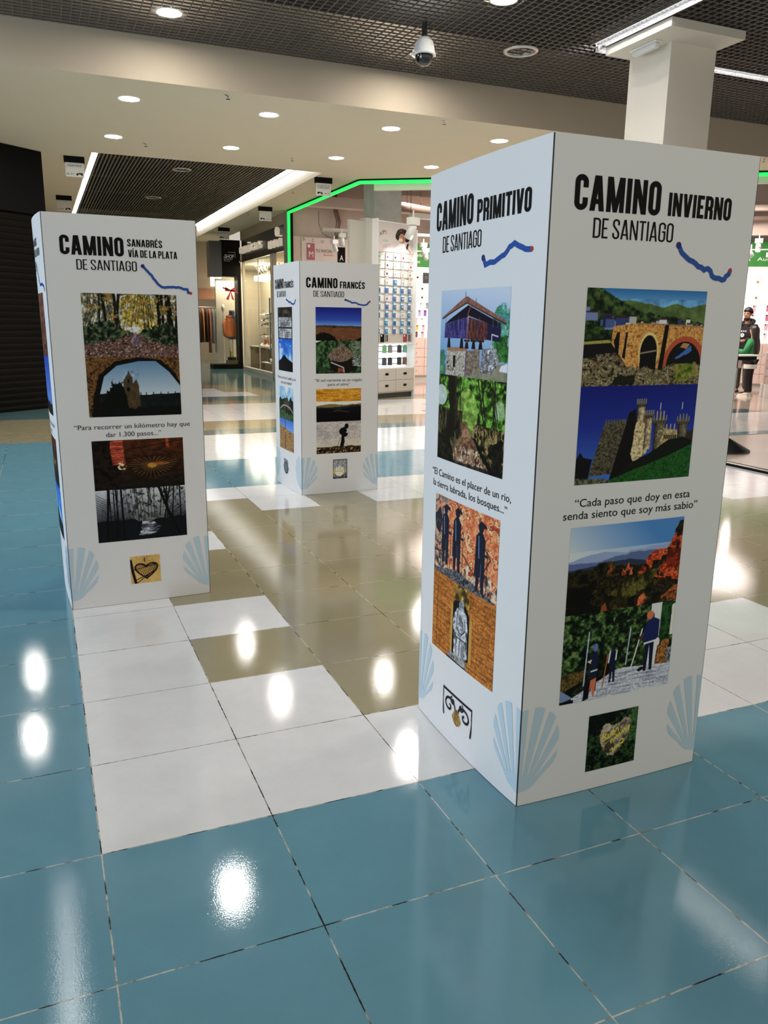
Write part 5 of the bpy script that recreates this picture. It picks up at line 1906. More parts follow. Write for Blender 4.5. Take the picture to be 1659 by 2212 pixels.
def pic_poster(p):
    p.grad(0, (236, 226, 226), 1, (206, 198, 200))
    hair = (p.ell(.70, .66, .17, .2) | p.ell(.60, .6, .09, .12) | p.ell(.82, .58, .08, .13))
    p.fill(hair & (p.n(30, k=2) > .25), (40, 26, 24))
    p.fill(p.ell(.69, .54, .085, .16), (206, 140, 110))
    p.fill(p.ell(.73, .57, .012, .012), (60, 40, 40))
    p.fill(p.ell(.655, .50, .055, .06), (250, 250, 250))
    p.fill(p.poly([(.60, .40), (.78, .40), (.86, .2), (.95, .05), (.5, .0), (.52, .2)]), (240, 236, 236))
    p.fill(p.poly([(.80, .38), (.95, .12), (1, .02), (.97, .0), (.86, .2), (.78, .3)]), (214, 150, 116))
    p.fill(p.poly([(.84, .42), (.88, .40), (.84, .2), (.80, .26)]), (40, 30, 34))


ps = MB().box(.0, 1.10, .056, .062, 2.76, 3.40, WHITEL).build('poster', t)
picture(ps, lambda u, z, d: rf(u, z, d), pic_poster, .0, 1.08, 2.78, 3.38, .008, 1.0)
m = MB()
cols = [(0.02, .02, .02), (0.02, .02, .02), (0.02, .02, .02), (.6, .1, .05), (.6, .35, .05)]
for k, ch in enumerate('POPS'):
    a = 2.5 - k * .42
    cx, cz = .24 + .13 * math.cos(a), 3.07 + .12 * math.sin(a)
    vs, fs = font_fit(ch, cx - .028, cx + .028, cz - .03, .075)
    m.add([(x, .0535, z) for x, z in vs], fs, mat('letter_%d' % k, cols[k + (1 if k == 3 else 0)] if k < 3 else (.6, .12, .05), .5))
for k, ch in enumerate('VET'):
    vs, fs = font_fit(ch, .20 + .07 * k, .25 + .07 * k, 2.90 + .012 * k, .06)
    m.add([(x, .0535, z) for x, z in vs], fs, mat('letter_low_%d' % k, ((.5, .1, .4), (.1, .2, .6), (.6, .2, .1))[k], .5))
m.build('lettering', ps)
MB().box(.20, .34, .05, .0545, 3.02, 3.06, mat('mint_stripe', (.45, .62, .42), .5)).build('stripe', ps)
rows_z = [2.76 - .157 * k for k in range(10)]
for z in rows_z:
    MB().bar((.02, .045, z + .075), (1.08, .045, z + .075), .012, .012, CHROME).build('rail', t)
st = MB().box(.0, 1.10, .045, .062, 1.09, 1.28, GREIGE).build('picture_strip', t)
for x, c in ((.14, BLACK), (.82, mat('crimson', (.30, .02, .05), .4))):
    MB().bbox(x, x + .11, .035, .046, 1.11, 1.265, c, r=.004).box(x + .01, x + .04, .033, .036, 1.22, 1.25, WHITEP).build('phone_picture', st)
    MB().box(x + .15, x + .17, .040, .046, 1.12, 1.25, DARKGREY).box(x + .19, x + .22, .040, .046, 1.12, 1.25, DARKGREY).build('caption', st)
# lit niche and drawer base
nb = MB().box(.02, 1.08, .20, .22, .60, 1.08, LEDW).build('niche_light', t)
m = MB()
m.box(-.01, 1.10, -.02, .22, 1.075, 1.095, WHITEL).box(-.01, 1.10, -.02, .22, .585, .605, WHITEL)
m.build('niche_frame', t)
for z in (1.02, .92, .78, .67):
    MB().bar((.03, .18, z), (1.07, .18, z), .01, .012, DARKGREY).build('rail', t)
MB().box(-.01, 1.10, 0, .36, .10, .585, GREIGE).build('cabinet', t)
MB().box(.0, 1.09, .04, .34, 0, .10, DARKGREY).build('plinth', t)
for i in (0, 1):
    for j in (0, 1):
        x0, z0 = .0 + i * .547, .125 + j * .232
        dr = MB().bbox(x0 + .004, x0 + .543, -.022, 0, z0, z0 + .226, GREIGE, r=.006).build('drawer', t)
        MB().bbox(x0 + .23, x0 + .32, -.030, -.018, z0 + .10, z0 + .145, BLACK, r=.005).build('handle', dr)

# packages on the rack
GBLUE = mat('package_blue', (0.03, 0.22, 0.48), 0.45)
GWHT = mat('package_pale', (0.70, 0.66, 0.64), 0.5)
DISC = [mat('disc_%d' % k, c, .4) for k, c in enumerate([(.6, .6, .6), (.05, .05, .06), (.5, .05, .15), (.2, .55, .5), (.30, .12, .4), (.55, .5, .4), (.45, .2, .1)])]
DN = ['white', 'black', 'crimson', 'turquoise', 'purple', 'cream', 'bronze']
us = [.07, .30, .53, .76, .98]
cards = {}
r = random.Random(12)
for i, z in enumerate(rows_z):
    for j, u in enumerate(us):
        blue = (i > 3 or (i == 3 and j == 2)) and (i, j) not in ((5, 1), (7, 3), (8, 0))
        dk = r.randrange(7)
        key = (blue, dk)
        if key not in cards:
            o = thing('phone_grip_pack', '', 'phone accessory')
            m = MB().bbox(-.047, .047, -.008, .0, -.075, .058, GBLUE if blue else GWHT, r=.004)
            m.box(-.042, .042, -.0088, -.008, .02, .05, WHITEP if blue else GREIGE).box(-.008, .008, -.004, .0, .05, .072, WHITEP)
            m.build('card', o)
            MB().lathe([(.022, 0), (.022, .008), (.018, .012), (.001, .012)], DISC[dk], (0, -.0085, -.022), 14, 'y').build('grip', o)
            o.children[1].scale.y = -1
            o.children[1].location.y = -.017
            cards[key] = o
            used = False
        else:
            o = copy_tree(cards[key])
        o.location = rw(u + r.uniform(-.012, .012), .036, z)
        o.rotation_euler.z = RA
        tag(o, '%s grip pack with %s disc, %s row down, %s from left, tall rack' % ('blue' if blue else 'pale', DN[dk], ORD[i], ORD[j]), 'phone accessory', 'phone grip packs on the tall rack')
r = random.Random(4)
cc = [('blue', (.05, .12, .45)), ('light green', (.25, .6, .25)), ('grey', (.3, .3, .3)), ('black', (.03, .03, .03)), ('mint', (.2, .5, .35)),
      ('plum', (.2, .04, .1)), ('dark grey', (.08, .08, .09)), ('charcoal', (.04, .04, .05)), ('smoky black', (.02, .02, .02)), ('brown', (.2, .1, .06))]
for k, (nm, c) in enumerate(cc):
    i, j = k // 5, k % 5
    o = thing('phone_case', '%s phone case hanging %s from left in the %s row of the lit niche' % (nm, ORD[j], ('upper', 'lower')[i]), 'phone case', rw((.09, .36, .53, .81, .98)[j], .135, (.89, .645)[i]), RA - .95, 'phone cases in the lit niche')
    MB().bbox(-.045, .045, -.01, .0, .0, .15, mat('case_%d' % k, c, .3), r=.009).build('case', o)
    MB().bbox(-.02, .02, -.006, -.002, .15, .17, WHITEP, r=.002).build('hanger', o)

# ------------------------------------------------------------------ white shelf walls with phone cases and drawers
PASTEL = [('pink', (.55, .18, .28)), ('white', (.75, .74, .73)), ('pale pink', (.70, .45, .48)), ('violet', (.22, .10, .36)), ('grey', (.3, .3, .31)), ('blue', (.05, .10, .42)),
          ('maroon', (.16, .03, .04)), ('cream', (.7, .62, .5)), ('yellow', (.62, .5, .12)), ('red', (.5, .03, .05)), ('lilac', (.45, .35, .55)), ('black', (.03, .03, .03))]


def shelf_wall(x, y, rz, L, header, where, plan, drawers=True):
    """plan: list of rows (top to bottom): (z, [(u, width, height, colour index)...])"""
    c_, s_ = math.cos(rz), math.sin(rz)
    wpos = lambda u, d, z: (x + c_ * u - s_ * d, y + s_ * u + c_ * d, z)
    t = thing('shelf_unit', 'white shelf unit with glowing back panel, green header %s' % where, 'shelf unit', (x, y, 0), rz, 'white shelf walls of the accessory shop')
    MB().box(0, L, .10, .14, 1.10, 2.86, mat('glowing_panel', (.85, .82, .80), .5, emit=(1.0, .93, .90, .5))).build('back_panel', t)  # back panel given a slight glow of its own
    h = MB().box(0, L, -.02, .10, 2.90, 3.48, GREEN).build('header', t)
    MB().box(0, L, -.06, .10, 2.84, 2.90, WHITEL).box(0, L, -.03, .0, 3.28, 3.31, WHITEL).build('ledge', t)
    m = MB()
    for tx, u0, u1, zb in header:
        text_mb(m, tx, u0, u1, zb, .085, -.0215, WHITEP)
    if header:
        m.build('lettering', h)
    for k, (z, items) in enumerate(plan):
        MB().box(0, L, -.04, .10, z - .012, z, WHITEL).build('shelf', t)
        for n, (u, wd, hh, ci) in enumerate(items):
            nm, cl = PASTEL[ci]
            book = wd > .10
            o = thing('tablet_case' if book else 'phone_case', '%s %s case standing %s from left on the %s shelf %s' % (nm, 'tablet' if book else 'phone', ORD[n], ORD[k], where), 'phone case', wpos(u, .03, z), rz, 'cases on the shelf unit ' + where)
            MB().bbox(-wd / 2, wd / 2, -.012, .0, 0, hh, mat('shelf_case_%d' % ci, cl, .35), r=.008).build('case', o)
            if book:
                MB().lathe([(.03, 0), (.03, -.003), (.022, -.003), (.022, 0)], GREIGE, (0, -.012, hh * .55), 14, 'y').build('ring', o)
            else:
                MB().bbox(-wd * .35, -wd * .05, -.015, -.011, hh * .72, hh * .92, DARKGREY, r=.003).build('camera_window', o)
    if drawers:
        MB().box(0, L, -.10, .14, .12, 1.10, mat('blush_laminate', (.66, .52, .46), .4)).build('cabinet', t)
        MB().box(0, L, -.06, .14, 0, .12, GREIGE).build('plinth', t)
        n = max(1, int(L / .42))
        for i in range(n):
            for j in range(4):
                d = MB().bbox(i * L / n + .006, (i + 1) * L / n - .006, -.116, -.10, .14 + j * .235, .365 + j * .235, mat('blush_laminate', (.66, .52, .46), .4), r=.005).build('drawer', t)
                MB().tube([((i + .5) * L / n - .05, -.117, .275 + j * .235), ((i + .5) * L / n - .045, -.135, .25 + j * .235), ((i + .5) * L / n + .045, -.135, .25 + j * .235), ((i + .5) * L / n + .05, -.117, .275 + j * .235)], .006, CHROME, 6).build('handle', d)


r = random.Random(21)
zs = [2.50, 2.26, 2.06, 1.86, 1.67, 1.48, 1.30, 1.12]
plan = [(zs[0], [(.10, .17, .27, 8), (.36, .17, .27, 1), (.60, .17, .27, 11), (.84, .17, .27, 1)]),
        (zs[1], [(.20, .15, .19, 1), (.50, .15, .19, 1), (.78, .15, .19, 2)]),
        (zs[2], [(.2, .14, .15, 1), (.5, .14, .15, 1), (.8, .14, .15, 1)]),
        (zs[3], [(.30, .075, .15, 11), (.48, .075, .15, 1), (.66, .075, .15, 4), (.85, .075, .15, 0)]),
        (zs[4], [(.25, .075, .15, 1), (.44, .075, .15, 10), (.60, .075, .15, 3), (.80, .075, .15, 0)]),
        (zs[5], [(.16, .075, .14, 2), (.34, .075, .14, 2), (.52, .075, .14, 1), (.72, .075, .14, 0)]),
        (zs[6], [(.2, .075, .14, 7), (.38, .075, .14, 8), (.56, .075, .14, 2), (.74, .075, .14, 1)]),
        (zs[7], [(.16, .085, .15, 5), (.35, .085, .15, 6), (.54, .085, .15, 2), (.72, .085, .15, 10)])]
shelf_wall(8.80, 17.40, 0, 1.08, [('templado', .02, .47, 3.16), ('oculares', .02, .40, 3.00)], 'behind the tall rack', plan)
# far right unit behind the couple
q0 = d0 + de * 6.4 + dn * .18
plan = []
rowdef = [(2.42, .22, [9, 1, 9, 1, 9, 1, 0]), (2.10, .24, [2, 11, 0, 1, 2, 0, 4]), (1.86, 0, [2, 1, 0, 5, 2, 0, 3, 1, 5]), (1.64, 0, [1, 2, 0, 5, 1, 0, 3, 2, 4]), (1.42, 0, [2, 0, 4, 1, 3, 2, 0, 4, 1]), (1.20, 0, [1, 3, 2, 0, 4, 1, 3, 0, 2])]
for z, wd, ids in rowdef:
    n = len(ids)
    if wd:
        plan.append((z, [(.2 + k * .41, wd * .75, .24 if z > 2.2 else .15, ci) for k, ci in enumerate(ids)]))
    else:
        plan.append((z, [(.18 + k * .31, .08, .15, ci) for k, ci in enumerate(ids)]))
shelf_wall(q0.x, q0.y, math.atan2(de.y, de.x), 2.95, [('Para', .9, 1.2, 3.04), ('Auriculares', 1.35, 2.2, 3.04)], 'behind the couple', plan)
q1 = d0 + de * 1.0 + dn * .18
plan = []
for k, z in enumerate((2.42, 2.12, 1.86, 1.64, 1.42, 1.20)):
    plan.append((z, [(.35 + j * .64, .15 if k < 2 else .08, .22 if k == 0 else .15, (j * 5 + k * 3) % 12) for j in range(8)]))
shelf_wall(q1.x, q1.y, math.atan2(de.y, de.x), 5.2, [], 'on the diagonal wall', plan)
t = thing('gift_box_stand', 'white cube plinth with patterned boxes at the right picture edge', 'display stand', (14.72, 10.75, 0), -.65)
MB().bbox(-.25, .25, -.25, .25, 0, .28, WHITEL, r=.01).build('plinth', t)
for k in range(4):
    MB().bbox(-.22, .22, -.22, .2, .285 + k * .17, .445 + k * .17, mat('gift_box_%d' % (k % 2), ((.62, .50, .44), (.66, .54, .55))[k % 2], .5, var=.3, bscale=18), r=.006).build('box', t)

# ------------------------------------------------------------------ track spotlights


def spot(x, y, z, rz, tilt, lab, lit=False, big=False):
    s = 1.5 if big else 1.0
    t = thing('track_spotlight', lab, 'spotlight', (x, y, z), rz, 'white spotlights in the accessory shop')
    MB().bbox(-.075 * s, .075 * s, -.05 * s, .05 * s, 0, .09 * s, WHITEP, r=.006).bar((0, 0, .09 * s), (0, 0, .18 * s), .02, .02, WHITEP).build('adapter', t)
    m = MB()
    d = Vector((0, -math.sin(tilt), -math.cos(tilt)))
    c0 = Vector((0, 0, -.02))
    m.tube([c0 - d * .03, c0, c0 + d * .16 * s], [.03 * s, .05 * s, .055 * s], WHITEP, 16)
    h = m.build('head', t)
    MB().tube([c0 + d * .161 * s, c0 + d * .165 * s], .045 * s, LAMPHOT if lit else RING, 16).build('lamp', h)


spot(6.68, 12.40, 3.30, RA, -.55, 'big white spotlight just in front of the poster on the tall rack', big=True)
spot(8.39, 15.5, 3.22, 0, .3, 'white spotlight below the brown duct, right of the rack')
spot(8.10, 15.7, 3.12, .5, -.4, 'white spotlight beside the rack edge in front of the green header')
spot(8.56, 15.7, 3.12, -.4, .5, 'white spotlight in front of the green header, close to the right totem')
spot(6.32, 15.9, 3.22, .3, .5, 'white spotlight in front of the TU INICIAL lettering, left one')
spot(6.60, 15.5, 3.10, -.6, .6, 'white spotlight in front of the TU INICIAL panel, nearest the grey partition')
spot(6.40, 15.6, 3.34, 0, .2, 'white spotlight box hanging highest above the TU INICIAL lettering')
spot(13.5, 10.50, 3.14, 2.3, -.7, 'glaring lit spotlight above the shopping couple', lit=True)
spot(13.6, 10.85, 3.06, .4, .6, 'white spotlight in front of the green header above the man')
spot(14.0, 10.62, 2.90, -.2, .5, 'white spotlight lowest at the right picture edge, over the green header')


def spotlamp(name, loc, to, power, ang, col=(1, .95, .9), size=.05):
    l = bpy.data.lights.new(name, 'SPOT')
    l.energy = power
    l.spot_size = math.radians(ang)
    l.spot_blend = .6
    l.shadow_soft_size = size
    l.color = col
    o = bpy.data.objects.new(name, l)
    o.location = loc
    o.rotation_euler = (Vector(to) - Vector(loc)).to_track_quat('-Z', 'Y').to_euler()
    COL.objects.link(o)


spotlamp('rack_spot', (6.72, 12.22, 3.10), (6.70, 12.88, 2.45), 34, 85)

# ------------------------------------------------------------------ shopping couple and counter
SKIN = mat('skin', (0.50, 0.24, 0.15), 0.55)
SKIN2 = mat('skin_light', (0.55, 0.30, 0.21), 0.55)
HAIRM = mat('black_hair', (0.010, 0.008, 0.007), 0.5)
HAIRB = mat('dark_brown_hair', (0.018, 0.009, 0.006), 0.4)
HOOD = mat('black_cotton', (0.008, 0.008, 0.009), 0.85)
CAMO = mat('camo_cloth', (0.06, 0.06, 0.045), 0.8, var=.7, bscale=14)
GREENC = mat('green_sweatshirt', (0.02, 0.20, 0.06), 0.8)
LEGG = mat('black_leggings', (0.006, 0.006, 0.007), 0.7)
SHOEW = mat('cream_leather', (0.60, 0.56, 0.42), 0.5)
SHOEB = mat('black_leather', (0.012, 0.012, 0.012), 0.45)


def skin(name, parent, joints, edges, m, sub=2):
    """one continuous surface grown round a skeleton; joints: {key: (x, y, z, r)} with the root first"""
    keys = list(joints)
    me = bpy.data.meshes.new(name)
    me.from_pydata([joints[k][:3] for k in keys], [(keys.index(a), keys.index(b)) for a, b in edges], [])
    o = bpy.data.objects.new(name, me)
    COL.objects.link(o)
    o.parent = parent
    me.materials.append(m)
    md = o.modifiers.new('skin', 'SKIN')
    md.use_smooth_shade = True
    for k, s in zip(keys, me.skin_vertices[0].data):
        rr = joints[k][3]
        s.radius = rr if isinstance(rr, tuple) else (rr, rr)
        s.use_root = (k == keys[0])
    sd = o.modifiers.new('sub', 'SUBSURF')
    sd.levels = sd.render_levels = sub
    return o


def hand(J, E, w, el, side):
    """palm, four unequal curled fingers and a thumb, rooted at the wrist"""
    W, L = Vector(J[w][:3]), Vector(J[el][:3])
    d = (W - L).normalized()
    x = d.cross(Vector((0, 0, 1))).normalized() * side
    up = x.cross(d).normalized() * side
    p = w + '_palm'
    J[p] = (*(W + d * .07), .030)
    E.append((w, p))
    for k, ln in enumerate((.062, .072, .068, .052)):
        b = W + d * .095 + x * (.030 - .02 * k)
        a1 = b + d * ln * .5 - up * .008
        a2 = b + d * ln * .85 - up * .028
        for n, q, rr in (('a', b, .010), ('b', a1, .009), ('c', a2, .008)):
            J['%s_f%d%s' % (w, k, n)] = (*q, rr)
        E += [(p, '%s_f%da' % (w, k)), ('%s_f%da' % (w, k), '%s_f%db' % (w, k)), ('%s_f%db' % (w, k), '%s_f%dc' % (w, k))]
    t0 = W + d * .045 + x * .036
    t1 = t0 + d * .035 + x * .012 - up * .012
    J[w + '_ta'] = (*t0, .011)
    J[w + '_tb'] = (*t1, .009)
    E += [(p, w + '_ta'), (w + '_ta', w + '_tb')]


def human(name, label, loc, fwd, H, wl, wr, el, er, female=False, group=None, nod=0.0):
    s = H / 1.80
    t = thing(name, label, 'person', loc, math.atan2(-fwd[0], fwd[1]), group)
    k = .88 if female else 1.0
    J = {'pelvis': (0, 0, .95, (.135 * k, .105)), 'spine': (0, 0, 1.12, (.125 * k, .10)), 'chest': (0, -.005, 1.32, (.155 * k, .11)), 'nb': (0, -.01, 1.47, (.075, .065)),
         'neck': (0, .005, 1.55, (.052 * k, .052)), 'jaw': (0, .030 + nod * .6, 1.625, (.062, .068)), 'head': (0, .022 + nod * .5, 1.70, (.078, .092)), 'crown': (0, .01, 1.765, (.062, .072)),
         'nose': (0, .118 + nod, 1.672, (.014, .014))}
    E = [('pelvis', 'spine'), ('spine', 'chest'), ('chest', 'nb'), ('nb', 'neck'), ('neck', 'jaw'), ('jaw', 'head'), ('head', 'crown'), ('head', 'nose')]
    for sd, nm, W_, EL in ((-1, 'l', wl, el), (1, 'r', wr, er)):
        J['sh' + nm] = (sd * .175 * k, -.01, 1.42, .062 * k)
        J['el' + nm] = (*EL, .045 * k)
        J['wr' + nm] = (*W_, .030 * k)
        E += [('chest', 'sh' + nm), ('sh' + nm, 'el' + nm), ('el' + nm, 'wr' + nm)]
        J['hip' + nm] = (sd * .09 * k, 0, .88, .088 * k)
        J['kn' + nm] = (sd * .10 * k, .02, .49, .060 * k)
        J['an' + nm] = (sd * .10 * k, -.02, .09, .042 * k)
        J['toe' + nm] = (sd * .115 * k, .14, .035, .032)
        E += [('pelvis', 'hip' + nm), ('hip' + nm, 'kn' + nm), ('kn' + nm, 'an' + nm), ('an' + nm, 'toe' + nm)]
    hand(J, E, 'wrl', 'ell', -1)
    hand(J, E, 'wrr', 'elr', 1)
    J = {a: (*[c * s for c in b[:3]], tuple(c * s for c in b[3]) if isinstance(b[3], tuple) else b[3] * s) for a, b in J.items()}
    body = skin('body', t, J, E, SKIN2 if female else SKIN)
    return t, J, s, body


def garment(name, t, J, keys, edges, grow, m, extra=None):
    G = {}
    for a in keys:
        b = J[a]
        rr = b[3] if isinstance(b[3], tuple) else (b[3], b[3])
        G[a] = (*b[:3], (rr[0] + grow, rr[1] + grow))
    if extra:
        G.update(extra[0])
        edges = edges + extra[1]
    return skin(name, t, G, edges, m)


def shoe(t, J, nm, m, s, sole=None):
    a, b = J['an' + nm], J['toe' + nm]
    g = MB()
    x = (a[0] + b[0]) / 2
    prof = [(-.075, .05, .085), (-.05, .048, .12), (.0, .045, .12), (.06, .05, .085), (.12, .054, .065), (.17, .05, .055), (.205, .03, .04)]
    vs, fs = [], []
    n = 10
    for y, wd, h in prof:
        for k in range(n):
            an = PI * k / (n - 1)
            vs.append((x + wd * math.cos(an) * s, y * s, .022 + (h - .022) * math.sin(an) ** .7 * s))
    for i in range(len(prof) - 1):
        for k in range(n - 1):
            fs.append((i * n + k, i * n + k + 1, (i + 1) * n + k + 1, (i + 1) * n + k))
    fs.append(list(range(n)))
    fs.append([(len(prof) - 1) * n + k for k in range(n)][::-1])
    g.add(vs, fs, m, True)
    g.prism([(x - .054 * s, -.08 * s), (x + .054 * s, -.08 * s), (x + .06 * s, .12 * s), (x + .035 * s, .21 * s), (x - .035 * s, .21 * s), (x - .06 * s, .12 * s)], 0, .026, sole or WHITEP)
    return g.build('shoe', t)


# the man
t, J, s, body = human('person', 'bearded man in black hoodie and camouflage trousers looking down behind the counter', (14.62, 11.60, 0), (-1.07, -.33), 1.88,
                      (-.10, .30, 1.14), (.08, .32, 1.13), (-.25, .06, 1.14), (.25, .06, 1.14), group='shopping couple', nod=.012)
garment('hoodie', t, J, ['chest', 'spine', 'pelvis', 'nb', 'shl', 'ell', 'wrl', 'shr', 'elr', 'wrr'],
        [('chest', 'spine'), ('spine', 'pelvis'), ('chest', 'nb'), ('chest', 'shl'), ('shl', 'ell'), ('ell', 'wrl'), ('chest', 'shr'), ('shr', 'elr'), ('elr', 'wrr')], .028, HOOD,
        ({'col': (0, -.012 * s, 1.515 * s, (.085, .075)), 'hem': (0, 0, .84 * s, (.175, .14))}, [('nb', 'col'), ('pelvis', 'hem')]))
MB().tube([(-.05 * s, .085 * s, 1.455 * s), (-.105 * s, .01 * s, 1.50 * s), (-.085 * s, -.075 * s, 1.545 * s), (.0, -.11 * s, 1.56 * s), (.085 * s, -.075 * s, 1.545 * s), (.105 * s, .01 * s, 1.50 * s), (.05 * s, .085 * s, 1.455 * s)], [.03, .045, .055, .06, .055, .045, .03], HOOD, 10).build('hood', t)
m = MB()
for k in range(4):
    m.box(-.07 + .045 * k, -.045 + .045 * k, .160, .164, 1.385, 1.415, WHITEP)
m.lathe([(.045, .162), (.045, .166), (.02, .166), (.02, .162)], WHITEP, (.01, 0, 1.31), 16, 'y')
m.build('chest_print', t)
garment('trousers', t, J, ['pelvis', 'hipl', 'knl', 'anl', 'hipr', 'knr', 'anr'], [('pelvis', 'hipl'), ('hipl', 'knl'), ('knl', 'anl'), ('pelvis', 'hipr'), ('hipr', 'knr'), ('knr', 'anr')], .022, CAMO)
for nm in 'lr':
    shoe(t, J, nm, SHOEB, s)


def ellipsoid(c, rr, m, cut=None, n=20, k=12):
    vs, fs = [], []
    for i in range(k + 1):
        a = PI * i / k
        for j in range(n):
            b = 2 * PI * j / n
            vs.append((c[0] + rr[0] * math.sin(a) * math.cos(b), c[1] + rr[1] * math.sin(a) * math.sin(b), c[2] + rr[2] * math.cos(a)))
    for i in range(k):
        for j in range(n):
            q = (i * n + j, i * n + (j + 1) % n, (i + 1) * n + (j + 1) % n, (i + 1) * n + j)
            if cut is None or all(cut(vs[v]) for v in q):
                fs.append(q)
    g = MB()
    g.add(vs, fs, m, True)
    return g


ellipsoid((0, .018 * s, 1.722 * s), (.098 * s, .118 * s, .126 * s), HAIRM, lambda v: v[2] > 1.735 * s + (.75 if v[1] < .02 else .30) * (v[1] - .02), 28, 22).build('hair', t)
ellipsoid((0, .052 * s, 1.612 * s), (.070 * s, .074 * s, .062 * s), HAIRM, lambda v: v[1] > .03 * s and v[2] < 1.628 * s).build('beard', t)
for sx in (-1, 1):
    MB().tube([(sx * .050 * s, .103 * s, 1.713 * s), (sx * .033 * s, .113 * s, 1.719 * s), (sx * .016 * s, .116 * s, 1.714 * s)], .006, HAIRM, 6).build('eyebrow', t)
    ellipsoid((sx * .032 * s, .104 * s, 1.694 * s), (.012, .008, .006), HAIRM).build('eye', t)
    ellipsoid((sx * .086 * s, .012 * s, 1.685 * s), (.014, .022, .034), SKIN).build('ear', t)
MB().tube([(-.024 * s, .112 * s, 1.634 * s), (0, .118 * s, 1.636 * s), (.024 * s, .112 * s, 1.634 * s)], .006, mat('lips', (.35, .12, .09), .5), 6).build('mouth', t)

# the woman, seen from behind
t, J, s, body = human('person', 'person with long dark hair in green sweatshirt and black leggings, back turned, at the counter', (14.22, 11.02, 0), (-.35, 1.27), 1.52,
                      (-.16, .34, 1.16), (.10, .34, 1.14), (-.27, .03, 1.13), (.25, .05, 1.12), True, 'shopping couple')
hem = {'hem': (0, 0, .84 * s, (.150 * s, .125 * s))}
garment('sweatshirt', t, J, ['chest', 'spine', 'pelvis', 'nb', 'shl', 'ell', 'wrl', 'shr', 'elr', 'wrr'],
        [('chest', 'spine'), ('spine', 'pelvis'), ('chest', 'nb'), ('chest', 'shl'), ('shl', 'ell'), ('ell', 'wrl'), ('chest', 'shr'), ('shr', 'elr'), ('elr', 'wrr')], .034, GREENC, (hem, [('pelvis', 'hem')]))
g = MB()
g.lathe([(.178 * s, .72 * s), (.184 * s, .74 * s), (.184 * s, .80 * s), (.175 * s, .83 * s)], WHITEP, n=24)
o = g.build('shirt_hem', t)
o.scale.y = .85
garment('leggings', t, J, ['pelvis', 'hipl', 'knl', 'anl', 'hipr', 'knr', 'anr'], [('pelvis', 'hipl'), ('hipl', 'knl'), ('knl', 'anl'), ('pelvis', 'hipr'), ('hipr', 'knr'), ('knr', 'anr')], .014, LEGG)
for nm in 'lr':
    shoe(t, J, nm, SHOEW, s)
vs, fs = [], []
sec = [(1.80, .03, .03, .0), (1.785, .075, .085, .0), (1.74, .105, .122, .0), (1.68, .112, .128, -.005), (1.60, .118, .115, -.02), (1.52, .130, .095, -.045), (1.42, .140, .085, -.075), (1.30, .140, .075, -.10), (1.18, .125, .065, -.115), (1.08, .095, .045, -.12), (1.02, .05, .02, -.12)]
n = 24
for z, a, b_, yo in sec:
    for k in range(n):
        an = 2 * PI * k / n
        wv = 1 + .05 * math.sin(an * 7 + z * 3)
        yy = b_ * math.sin(an) * wv
        if z < 1.70 and yy > .02:
            yy = .02
        vs.append((a * math.cos(an) * wv * s, (yo + yy) * s, z * s))
for i in range(len(sec) - 1):
    for k in range(n):
        fs.append((i * n + k, i * n + (k + 1) % n, (i + 1) * n + (k + 1) % n, (i + 1) * n + k))
fs.append(list(range(n)))
fs.append([(len(sec) - 1) * n + k for k in range(n)][::-1])
g = MB()
g.add(vs, fs, HAIRB, True)
g.build('hair', t)
for sx in (-1, 1):
    ellipsoid((sx * .03 * s, .106 * s, 1.70 * s), (.012, .008, .006), HAIRM).build('eye', t)
MB().tube([(-.022 * s, .105 * s, 1.637 * s), (0, .111 * s, 1.638 * s), (.022 * s, .105 * s, 1.637 * s)], .005, mat('lips', (.35, .12, .09), .5), 6).build('mouth', t)

t = thing('shop_counter', 'white-topped narrow counter with dark underside in front of the couple', 'counter', (12.95, 10.60, 0))
MB().bbox(-1.1, .98, -.17, .17, .895, .925, WHITEL, r=.012).build('counter_top', t)
MB().box(-1.08, .80, -.15, .15, .82, .893, BLACK).build('frame', t)
MB().box(-1.0, .42, -.14, .14, .66, .818, mat('blush_laminate', (.66, .52, .46), .4)).build('drawer', t)
for x, y in ((-1.0, -.12), (-1.0, .12), (.30, -.12), (.30, .12)):
    MB().bbox(x - .02, x + .02, y - .02, y + .02, 0, .82, WHITEL, r=.004).build('leg', t)

# ------------------------------------------------------------------ wooden kiosk floor at the right with metal edging and ribbed rubber foot
PLW = mat('kiosk_wood_floor', (0.50, 0.39, 0.30), 0.22, var=.10, bscale=1.6)
t = thing('kiosk_platform', 'low wood-effect kiosk floor with metal edging beyond the right totem', 'platform', (7.2, 3.0, 0))
P = [(-.35, -3.2), (3.2, -3.2), (3.2, 3.10), (-.10, 3.10), (-.10, 2.36), (-.28, 2.36)]
MB().prism(P, .0, .022, PLW).build('deck', t)
m = MB()
m.bar((-.375, -3.2, .013), (-.30, 2.36, .013), .075, .030, CHROME)
m.bar((-.35, -3.2, .024), (-.275, 2.36, .024), .012, .016, BLACK)
m.bar((-.42, -3.2, .010), (-.345, 2.36, .010), .014, .02, BLACK)
m.build('edge_profile', t)
MB().bar((-.10, 3.115, .012), (3.2, 3.115, .012), .03, .025, DARKGREY).build('edge_profile', t)
t = thing('rubber_foot', 'black ribbed rubber foot standing on the kiosk floor, half behind the right totem', 'stand foot', (7.52, 5.10, .022))
pr = []
for k in range(9):
    rr = .30 - .028 * k
    z = .012 + .016 * k
    pr += [(rr, z), (rr - .004, z + .011), (rr - .020, z + .012), (rr - .022, z + .016)]
MB().lathe([(.30, 0)] + pr + [(.03, .16)], mat('ribbed_rubber', (.010, .010, .012), .35), n=40).build('foot', t)
